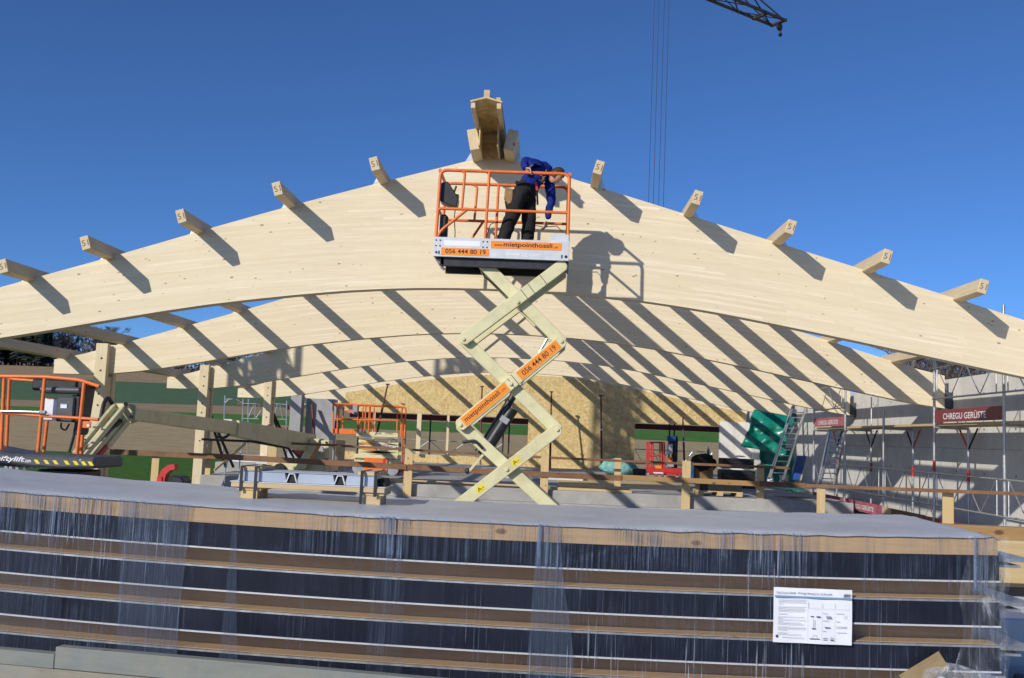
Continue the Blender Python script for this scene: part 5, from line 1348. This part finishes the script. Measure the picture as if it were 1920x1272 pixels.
ladder('ladder', (1550, 908), (1569, 812), .40, 'shorter aluminium ladder leaning inside the right scaffold', 10, yb=23.5, yt=25)
g = MB(); a_, b_ = aY(1484, 900, 31), aY(1504, 900, 31); c_, d_ = aY(1512, 855, 31.6), aY(1495, 855, 31.6); g.prism([a_, b_, c_, d_], (.0, .05, 0)); tag(g.build('blue_board', W['blue'], bev=.005), 'dark blue board leaning beside the tall ladder', 'board')
g = MB(); g.beam(aY(1501, 901, 30.97), aY(1512, 858, 31.6), .03, .06, (0, 1, 0)); tag(g.build('batten', W['board_x']), 'pale batten standing along the edge of the blue board', 'batten')
for k, (px, py, m, nm, lab) in enumerate(((1448, 898, 'blue', 'tool_case', 'blue tool case left of the ladder foot'), (1470, 897, 'blue', 'tool_case', 'blue tool case right of the ladder foot'), (1473, 889, 'galv', 'metal_drum', 'small metal drum beside the ladder foot'), (1450, 887, 'glove_white', 'canister', 'small white canister behind the ladder foot'))):
    p = aY(px, py, 31.5)
    g = MB()
    if nm == 'tool_case': g.box((p.x, 31.5, FL + .08), (.36, .25, .14)); g.path(fillet([(p.x - .07, 31.5, FL + .15), (p.x - .07, 31.5, FL + .2), (p.x + .07, 31.5, FL + .2), (p.x + .07, 31.5, FL + .15)], .03), .012, 6)
    elif nm == 'metal_drum': g.lathe((p.x, 31.7, FL + .15), [(.14, 0), (.15, .02), (.13, .1), (.15, .2), (.14, .22)], 16)
    else: g.lathe((p.x, 31.9, FL), [(.09, 0), (.1, .05), (.1, .3), (.04, .36), (.04, .4)], 14)
    tag(g.build(nm, W[m], None, nm != 'tool_case'), lab, nm.replace('_', ' '))
g = MB()
tarp_sheet('loose_net', [aY(1440, 912, 26), aY(1508, 915, 26), aY(1510, 922, 25), aY(1478, 921, 25)], 14, 6, 4, .05, 'thin pale green net sheet lying on the slab corner')
# timber batten leaning & red machine on the left
mc = thing('chute_machine', aY(320, 905, 21.5), 'small machine with curved red chute on the grass left of the third post', 'machine')
g = MB(); pts = [aY(*p, 21.5) for p in ((306, 912), (306, 898), (311, 885), (320, 877), (331, 875))]
w_ = [.16, .15, .14, .13, .11]; vs = []
for k, p in enumerate(pts):
    t = (pts[min(k + 1, 4)] - pts[max(k - 1, 0)]).normalized(); s_ = Vector((t.z, 0, -t.x))
    for sg in (-.45, .45): vs += [p + s_ * w_[k] * sg * 1.1 + Vector((0, -.12, 0)), p + s_ * w_[k] * sg * 1.1 + Vector((0, .12, 0))]
fs = []
for k in range(4):
    a0, b0 = 4 * k, 4 * k + 4
    fs += [(a0, a0 + 2, b0 + 2, b0), (a0 + 1, b0 + 1, b0 + 3, a0 + 3), (a0, b0, b0 + 1, a0 + 1), (a0 + 2, a0 + 3, b0 + 3, b0 + 2)]
fs += [(0, 1, 3, 2), (16, 18, 19, 17)]
g.add(vs, fs); g.build('chute', W['red'], mc, True)
g = MB(); p0, p1 = aY(322, 893, 21.4), aY(349, 912, 21.4); g.prism([Vector((p0.x, 21.3, .05)), Vector((p1.x, 21.3, .05)), Vector((p1.x - .02, 21.3, p0.z - .1)), Vector((p1.x - .1, 21.3, p0.z)), Vector((p0.x, 21.3, p0.z + .02))], (0, .5, 0)); g.build('engine_cover', W['black'], mc, bev=.03)
g = MB(); p0 = aY(303, 893, 21.5); g.box2((p0.x - .05, 21.35, .05), (p0.x + .08, 21.7, p0.z)); g.build('housing', W['red'], mc, bev=.02)
g = MB(); g.tube(aY(430, 848, 24.4), aY(415, 916, 23.9), .018, 8); tag(g.build('metal_pole', W['alu'], None, True), 'thin silver pole leaning left of the steel bundle', 'pole')
g = MB(); g.tube(aY(451, 847, 24.6), aY(449, 872, 24.4), .016, 8); g.tube(aY(449, 872, 24.4), aY(449, 905, 24.4), .016, 8); tag(g.build('metal_pole', W['alu'], None, True), 'short upright silver pole behind the straps of the steel bundle', 'pole')
for k, (p0, p1, lab) in enumerate((((460, 832), (402, 882), 'thin pale batten sloping down to the left of the steel bundle'), ((507, 796), (462, 830), 'thin pale batten sloping behind the cream boom'))):
    g = MB(); g.beam(aY(*p0, 27.0 + k * 3), aY(*p1, 25.2 + k * 3), .03, .06); tag(g.build('batten', W['board_x']), lab, 'batten', 'pale sloping battens')

# ------------------------------------------------------------------ crane
e0 = aY(1480, 40, 36.6)
ZJ = e0.z
dirj = (aZ(1345, -4, ZJ) - aZ(1462, 44, ZJ)); dirj.z = 0; dirj.normalize()
sj = Vector((-dirj.y, dirj.x, 0))
if sj.y < 0: sj = -sj
CRM = Vector((-13.75, 20.0, 0))
cr = thing('tower_crane', CRM, 'dark lattice crane jib with hanging ropes in the sky at top right', 'crane')
eL = aZ(1469, 37, ZJ)
wj = .62
def jp(t, s, h): return eL + dirj * t + sj * (s * wj) + Vector((0, 0, h))
g = MB()
for s in (0, 1): g.beam(jp(-.1, s, 0), jp(27.5, s, 0), .08, .09)
g.build('jib_chord', W['crane_y'], cr)
g = MB(); g.beam(jp(1.6, .5, 0.8), jp(27.5, .5, 0.8), .09, .09); g.build('top_chord', W['crane_y'], cr)
g = MB(); t = .0; k = 0
while t < 26:
    g.tube(jp(t + .0, 0, 0), jp(t + .9, .5, 0.8) if t > .8 else jp(t + 1.6, .5, 0.8), .03, 6); g.tube(jp(t, 1, 0), jp(t + .9, .5, 0.8) if t > .8 else jp(t + 1.6, .5, 0.8), .03, 6)
    g.tube(jp(t + 1.8, 0, 0), jp(t + .9, .5, 0.8), .03, 6) if t > .8 else None; g.tube(jp(t + 1.8, 1, 0), jp(t + .9, .5, 0.8), .03, 6) if t > .8 else None
    g.tube(jp(t, 0, 0), jp(t + 1.8, 1, 0), .02, 6); g.tube(jp(t, 1, 0), jp(t + 1.8, 0, 0), .02, 6)
    t += 1.8; k += 1
g.build('lattice_brace', W['crane_y'], cr, True)
for t in (.95, 4.4): g = MB(); g.beam(jp(t, -.05, -.02), jp(t, 1.05, -.02), .12, .13); g.build('cross_beam', W['crane_y'], cr)
g = MB(); g.beam(jp(-.1, -.1, 0), jp(-.1, 1.1, 0), .08, .1); g.build('cross_beam', W['crane_y'], cr)
g = MB(); c_ = jp(-.14, .5, -.14); g.lathe(c_ - sj * .05, [(.12, 0), (.15, .02), (.15, .08), (.12, .10)], 18, sj); g.build('rope_sheave', W['dark_steel'], cr, True)
g = MB(); g.tube(jp(-.18, .5, -.2), jp(-.2, .5, -.40), .045, 8); g.ball(jp(-.2, .5, -.44), .075); g.build('rope_anchor', W['dark_steel'], cr, True)
# trolley and ropes
g = MB(); rp = []
for (px, qx) in ((1219, 1216), (1228, 1225), (1240.5, 1235), (1250.5, 1244)):
    b_ = aY(qx, 375, 32.6); rp.append(b_)
tm = sum((Vector(b_) for b_ in rp), Vector()) / 4
for b_ in rp: g.tube((b_.x, b_.y, 6.6), (b_.x + (tm.x - b_.x) * .0, b_.y, ZJ - .15), .010, 6)
g.build('hoist_rope', W['rope'], cr, True)
g = MB(); g.box((tm.x, 32.6, 6.4), (.75, .22, .45)); g.path(fillet([(tm.x, 32.6, 6.2), (tm.x, 32.6, 5.85), (tm.x + .12, 32.6, 5.7), (tm.x + .2, 32.6, 5.85)], .08), .035, 8); g.build('hook_block', W['yellow'], cr)
g = MB(); g.box((tm.x, 32.6, ZJ - .1), (1.1, 1.3, .2)); g.build('trolley', W['crane_y'], cr)
mt = CRM
for wh, ch, z1 in ((.52, .13, ZJ + 1.0), (.30, .10, ZJ + 2.5)):
    for sx in (-wh, wh):
        for sy in (-wh, wh): g = MB(); g.beam((mt.x + sx, mt.y + sy, 0), (mt.x + sx, mt.y + sy, z1), ch, ch); g.build('mast_chord', W['crane_y'], cr)
    g = MB(); nz = 14
    for k in range(nz):
        z0 = k * z1 / nz; z2 = (k + 1) * z1 / nz
        for (p, q) in (((-wh, -wh), (wh, -wh)), ((wh, -wh), (wh, wh)), ((wh, wh), (-wh, wh)), ((-wh, wh), (-wh, -wh))):
            g.tube((mt.x + p[0], mt.y + p[1], z0), (mt.x + q[0], mt.y + q[1], z2), .04, 6); g.tube((mt.x + q[0], mt.y + q[1], z0), (mt.x + p[0], mt.y + p[1], z2), .05, 6); g.tube((mt.x + p[0], mt.y + p[1], z2), (mt.x + q[0], mt.y + q[1], z2), .05, 6)
    g.build('mast_lattice', W['crane_y'], cr, True)
g = MB(); g.box((mt.x, mt.y, .7), (3.2, 3.2, 1.3)); g.build('ballast', W['slab'], cr, bev=.03)
JL = (Vector((mt.x, mt.y, 0)) - Vector((eL.x, eL.y, 0))).length

# ------------------------------------------------------------------ trees
def make_fir(seed):
    rnd = random.Random(seed); H = 1.0
    tk = MB(); tk.tube((0, 0, 0), (0, 0, .95), .014, 6, .003)
    cv = MB()
    for k in range(520):
        t = rnd.random() ** .8; z_ = .12 + .88 * t; R_ = .17 * (1 - t) ** .85 + .006
        ph = rnd.uniform(0, 6.283); L = R_ * rnd.uniform(.55, 0.8)
        c_ = Vector((math.cos(ph) * L * .3, math.sin(ph) * L * .3, z_)); e_ = Vector((math.cos(ph) * L, math.sin(ph) * L, z_ - L * rnd.uniform(.2, .5)))
        w_ = Vector((-math.sin(ph), math.cos(ph), rnd.uniform(-.3, .3))) * (.018 + .03 * (1 - t))
        cv.add([c_ - w_ * .4, c_ + w_ * .4, e_ + w_, e_ - w_ + Vector((0, 0, -.012))], [(0, 1, 2, 3)])
    return tk, cv
def make_bare(seed):
    rnd = random.Random(seed); tk = MB(); cv = MB()
    tk.path([(0, 0, 0), (.004, 0, .3), (-.006, .003, .55), (.0, 0, .85)], .014, 6, .003)
    def branch(p, d, L, r_, lev):
        q = p + d * L; cv.tube(p, q, r_, 3, r_ * .5)
        if lev == 0:
            for _ in range(7):
                t_ = rnd.random(); b_ = p + (q - p) * t_; dd = (d + Vector((rnd.gauss(0, .6), rnd.gauss(0, .6), rnd.gauss(.15, .4)))).normalized()
                e_ = b_ + dd * L * rnd.uniform(.5, 1.0); w_ = dd.orthogonal().normalized() * .0022
                cv.add([b_ - w_, b_ + w_, e_], [(0, 1, 2)])
            return
        for _ in range(4):
            t_ = rnd.uniform(.35, 1); dd = (d + Vector((rnd.gauss(0, .5), rnd.gauss(0, .5), rnd.gauss(.2, .3)))).normalized()
            branch(p + (q - p) * t_, dd, L * rnd.uniform(.5, .75), r_ * .55, lev - 1)
    for k in range(13):
        z_ = rnd.uniform(.28, .82); ph = rnd.uniform(0, 6.283); d = Vector((math.cos(ph), math.sin(ph), rnd.uniform(.5, 1.3))).normalized()
        branch(Vector((0, 0, z_)), d, rnd.uniform(.12, .2), .005, 2)
    return tk, cv
protos = {'fir_tree': [], 'bare_tree': []}
for kind, fn, m, tm_ in (('fir_tree', make_fir, 'needle', 'bark'), ('bare_tree', make_bare, 'twig', 'bark_pale')):
    for s in range(3):
        tk, cv = fn(s + 11)
        me_ = []
        for mbx, nm, mt_ in ((tk, 'trunk', tm_), (cv, 'crown', m)):
            q = bpy.data.meshes.new(nm); q.from_pydata([v[:] for v in mbx.v], [], mbx.f); q.update(); q.materials.append(W[mt_]); me_.append(q)
        protos[kind].append(me_)
TL = {'fir_tree': 'tall dark fir tree in the forest on the left horizon', 'bare_tree': 'bare leafless tree in the forest on the left horizon'}
def plant(kind, x, y, h, label, group, wide=1.0, z=None):
    k = random.randrange(3); r_ = bpy.data.objects.new(kind, None); COL.objects.link(r_)
    r_.location = (x, y, (ground_z(x, y) if z is None else z) - .1); r_.scale = (h * wide, h * wide, h); r_.rotation_euler = (0, 0, random.uniform(0, 6.28))
    tag(r_, label, 'tree', group)
    for q, nm in zip(protos[kind][k], ('trunk', 'crown')):
        c_ = bpy.data.objects.new(nm, q); COL.objects.link(c_); c_.parent = r_
for k in range(95):
    px = random.uniform(-60, 440); Y = random.uniform(306, 335)
    if k < 40: px = random.uniform(-60, 90)
    p = aY(px, 700, Y); fir = px < 82 and random.random() < .92
    h = (random.uniform(17, 23) if px > -10 else random.uniform(20, 26)) if fir else random.uniform(12, 16)
    if not fir and px > 230: h *= .72
    plant('fir_tree' if fir else 'bare_tree', p.x, Y, h, TL['fir_tree' if fir else 'bare_tree'], 'firs on the left horizon' if fir else 'bare trees on the left horizon', 1.0 if fir else 1.25)
# the wood behind them reads as one mass
g = MB(); rnd = random.Random(5)
for k in range(5200):
    px = rnd.uniform(-120, 640); Y = rnd.uniform(312, 365); p = aY(px, 700, Y); gz = ground_z(p.x, Y)
    hmax = 15 if px < 60 else (10.5 if px < 260 else 8.0)
    z_ = gz + rnd.random() ** 1.4 * hmax; s_ = rnd.uniform(.35, 0.8)
    a_ = Vector((rnd.gauss(0, 1), rnd.gauss(0, .5), rnd.gauss(0, 1))).normalized() * s_; b_ = Vector((rnd.gauss(0, .6), rnd.gauss(0, .4), rnd.gauss(0, 1.2))).normalized() * s_ * 1.6
    c_ = Vector((p.x, Y, z_)); g.add([c_ - a_, c_ + a_, c_ + b_], [(0, 1, 2)])
tag(g.build('forest_undergrowth', W['twig']), 'dark undergrowth and trunks filling the forest edge on the left horizon', 'forest', kind='stuff')
for k in range(26):
    px = 1690 + 190 * (k + random.random()) / 26; Y = random.uniform(95, 125); p = aY(px, 680, Y)
    plant('bare_tree', p.x, Y, random.uniform(10.5, 13.5), 'bare leafless tree rising behind the right concrete wall', 'bare trees behind the concrete wall', 1.1, z=1.2)

# ------------------------------------------------------------------ the worker on the platform
PY = 13.40
def wq(px, py, y=PY): return aY(px, py, y)
wk = thing('person', Vector((-.40, PY, ZP)), 'worker in blue sweater and black trousers bending over the platform rail', 'person')
zfoot = ZP + .05
def skin_mesh(name, nodes, edges, mats, classify, sub=2, parent=wk):
    off = root_loc(parent)
    me = bpy.data.meshes.new(name); me.from_pydata([Vector(n[0]) - off for n in nodes], edges, [])
    o = bpy.data.objects.new(name, me); COL.objects.link(o)
    md = o.modifiers.new('skin', 'SKIN'); md.use_smooth_shade = True; md.branch_smoothing = .4
    for i, n in enumerate(nodes):
        v = me.skin_vertices[0].data[i]; v.radius = n[1] if isinstance(n[1], tuple) else (n[1], n[1]); v.use_root = (i == 0)
    sd = o.modifiers.new('sub', 'SUBSURF'); sd.levels = sub; sd.render_levels = sub
    dg = bpy.context.evaluated_depsgraph_get(); m2 = bpy.data.meshes.new_from_object(o.evaluated_get(dg))
    bpy.data.objects.remove(o)
    m2.materials.clear()
    if name == 'body':
        m2.update(); nrm_ = [v.normal.copy() for v in m2.vertices]
        for v, n_ in zip(m2.vertices, nrm_):
            q = v.co; k_ = noise.noise(Vector((q.x * 9, q.y * 9, q.z * 16))) + .6 * abs(noise.noise(Vector((q.x * 22 + q.z * 14, q.y * 20, q.z * 20 - q.x * 10))))
            v.co = q + n_ * (.013 * k_)
    o2 = link_mesh(name, m2, mats, parent, True)
    if classify:
        for p in m2.polygons: p.material_index = classify(p.center + off)
    return o2
pel = wq(979, 362, PY + .08); chest = wq(1004, 328, PY + .08); nb = wq(1026, 316, PY + .06)
kR = wq(957, 412, PY - .02); fR = Vector((wq(942, 452, PY - .02).x, PY - .02, zfoot + .05)); kL = wq(992, 412, PY + .14); fL = Vector((wq(988, 455, PY + .16).x, PY + .16, zfoot + .05))
hR = wq(974, 368, PY + .0); hL = wq(990, 370, PY + .17)
sR = wq(1006, 309, PY - .08); eR_ = wq(981, 302, PY - .14); wR = wq(985, 319, PY - .20)
sL = wq(1028, 334, PY + .2); eL_ = wq(1034, 375, PY + .14); wL = wq(1026, 412, PY + .1)
hd = wq(1043, 330, PY + .03)
waist = wq(990, 348, PY + .08)
nodes = [(pel, .155), (waist, (.15, .165)), (chest, (.15, .175)), (nb, (.09, .11)), (wq(1035, 321, PY + .05), .055),
         (hR, .125), (kR, .10), (fR + Vector((0, 0, .06)), .088), (fR + Vector((.03, -.16, -.03)), .04),
         (hL, .125), (kL, .10), (fL + Vector((0, 0, .06)), .088), (fL + Vector((.06, -.14, -.03)), .04),
         (sR, .088), (eR_, .066), (wR, .042), (sL, .09), (eL_, .066), (wL, .042)]
edges = [(0, 1), (1, 2), (2, 3), (3, 4), (0, 5), (5, 6), (6, 7), (7, 8), (0, 9), (9, 10), (10, 11), (11, 12), (2, 13), (13, 14), (14, 15), (2, 16), (16, 17), (17, 18)]
segs = [((0, 1), 1), ((1, 2), 0), ((2, 3), 0), ((0, 5), 1), ((5, 6), 1), ((6, 7), 1), ((7, 8), 3), ((0, 9), 1), ((9, 10), 1), ((10, 11), 1), ((11, 12), 3), ((2, 13), 0), ((13, 14), 0), ((14, 15), 0), ((2, 16), 0), ((16, 17), 0), ((17, 18), 0)]
def cls(p):
    best = (9, 0)
    for (a_, b_), c_ in segs:
        A, B = nodes[a_][0], nodes[b_][0]; t = max(0, min(1, (p - A).dot(B - A) / max(1e-6, (B - A).length_squared))); dd = (p - (A + (B - A) * t)).length
        if dd < best[0]: best = (dd, c_)
    return best[1]
skin_mesh('body', nodes, edges, [W['sweater'], W['trousers'], W['skin'], W['black']], cls, 3)
# head: facing right and downwards
fdir = Vector((.74, -.32, -.60)).normalized(); udir = Vector((.50, .05, .62)); udir = (udir - fdir * udir.dot(fdir)).normalized(); rdir = fdir.cross(udir)
def hp(f_, u2, r_): return hd + fdir * f_ + udir * u2 + rdir * r_
g = MB(); n = 20; mm = 16; vs = []
for j in range(mm + 1):
    for i in range(n):
        t = math.pi * j / mm; ph = 2 * math.pi * i / n
        x_, y_, z_ = math.sin(t) * math.cos(ph), math.sin(t) * math.sin(ph), math.cos(t)
        w2 = 1 - .22 * max(0, -z_) ** 1.5; fwd = .095 * x_ * (1 if x_ > 0 else 1.05) + (.012 * max(0, -z_) if x_ > 0 else 0)
        vs.append(hp(fwd * w2, .118 * z_, .076 * y_ * w2))
g.add(vs, [(j * n + i, j * n + (i + 1) % n, (j + 1) * n + (i + 1) % n, (j + 1) * n + i) for j in range(mm) for i in range(n)])
head = g.build('head', W['skin'], wk, True)
g = MB(); g.prism([hp(.085, .015, 0), hp(.088, -.03, .014), hp(.115, -.03, 0), hp(.088, -.03, -.014)], udir * -.004); g.build('nose', W['skin'], head, True)
for s in (-1, 1):
    g = MB(); g.ball(hp(.0, -.005, s * .077), .026, 8, 6, (.6, .6, 1)); g.build('ear', W['skin'], head, True)
    g = MB(); g.ball(hp(.083, .012, s * .03), .009, 8, 6); g.build('eye', W['ink'], head, True)
g = MB(); g.beam(hp(.085, -.058, -.022), hp(.085, -.058, .022), .008, .008); g.build('mouth', W['pink'], head)
g = MB(); vs = []; rnd = random.Random(2)
for j in range(13):
    for i in range(n):
        t = (math.pi * .66) * j / 12; ph = 2 * math.pi * i / n
        x_, y_, z_ = math.sin(t) * math.cos(ph), math.sin(t) * math.sin(ph), math.cos(t)
        cut = 1.0
        zz = z_
        if x_ > .45 and z_ < .35: zz = .35; cut = .9
        k_ = 1.10 + .10 * noise.noise(Vector((x_ * 5, y_ * 5, z_ * 5)))
        vs.append(hp(.098 * x_ * k_ * cut, .122 * zz * k_, .080 * y_ * k_ * cut))
g.add(vs, [(j * n + i, j * n + (i + 1) % n, (j + 1) * n + (i + 1) % n, (j + 1) * n + i) for j in range(12) for i in range(n)])
g.build('hair', W['hair'], wk, True)
# hands
def hand(w_, d_, palm_n, curl, name='hand', spread=.019):
    d_ = d_.normalized(); palm_n = (palm_n - d_ * palm_n.dot(d_)).normalized(); s_ = d_.cross(palm_n)
    nodes_ = [(w_, (.026, .030)), (w_ + d_ * .05, (.024, .038)), (w_ + d_ * .085, (.018, .036))]; edges_ = [(0, 1), (1, 2)]
    skin_mesh(name, nodes_, edges_, [W['skin']], None, 1)
    for k, L in enumerate((.068, .078, .072, .055)):
        b_ = w_ + d_ * .078 + s_ * (k - 1.5) * spread; pts_ = [b_]; dd = d_.copy()
        for q in range(3):
            dd = (dd * math.cos(curl) + palm_n * math.sin(curl)).normalized(); pts_.append(pts_[-1] + dd * L / 2.6)
        skin_mesh('finger', [(p_, r_) for p_, r_ in zip(pts_, (.0095, .009, .0085, .007))], [(0, 1), (1, 2), (2, 3)], [W['skin']], None, 1)
    b_ = w_ + d_ * .02 - s_ * .025; skin_mesh('thumb', [(b_, .012), (b_ - s_ * .025 + d_ * .025, .011), (b_ - s_ * .028 + d_ * .055 + palm_n * .012, .008)], [(0, 1), (1, 2)], [W['skin']], None, 1)
railtop = Vector((wR.x, yA, ZR + .022))
hand(Vector((wR.x + .005, yA + .015, ZR + .055)), Vector((.85, -.45, -.28)), Vector((0, -.25, -1)), .55)
hand(wL + Vector((-.004, 0, -.02)), Vector((-.25, -.15, -1)), Vector((-.9, .3, .2)), .35)
# tool belt, pouch, hammer
g = MB()
bc = (pel + waist) / 2; ax = (waist - pel).normalized(); u1 = ax.orthogonal().normalized(); u2_ = ax.cross(u1)
g.path([bc + u1 * math.cos(t) * .150 + u2_ * math.sin(t) * .150 for t in np.linspace(0, 2 * math.pi, 21)[:-1]], .02, 6, closed=True); g.build('belt', W['vest'], wk, True)
p = wq(950, 363, PY - .02); g = MB(); g.prism([wq(947, 352, PY - .08), wq(963, 354, PY - .08), wq(961, 380, PY - .08), wq(953, 384, PY - .08), wq(945, 372, PY - .08)], (0, .12, 0)); g.build('tool_pouch', W['leather'], wk, bev=.012)
g = MB(); g.beam(wq(948, 378, PY), wq(952, 398, PY), .03, .03, (0, 1, 0)); g.beam(wq(954, 380, PY - .06), wq(952, 394, PY - .06), .02, .02, (0, 1, 0)); g.build('holster_tool', W['vest'], wk)
g = MB(); g.beam(wq(1005, 343, PY - .06), wq(1007, 358, PY - .06), .03, .05, (0, 1, 0)); g.build('red_clip', W['red'], wk)
g = MB(); g.beam(wq(1007, 358, PY - .06), wq(1008, 384, PY - .06), .028, .028, (0, 1, 0)); g.build('hammer_handle', W['vest'], wk)
g = MB()
for k in range(16):
    p = wq(1012 + random.uniform(-4, 16), 322 + random.uniform(-5, 22), PY - .075); a_ = random.uniform(0, 3); g.beam(p, p + Vector((math.cos(a_), 0, math.sin(a_))) * .03, .012, .004, (0, 1, 0))
g.build('chest_print', W['leather'], wk)
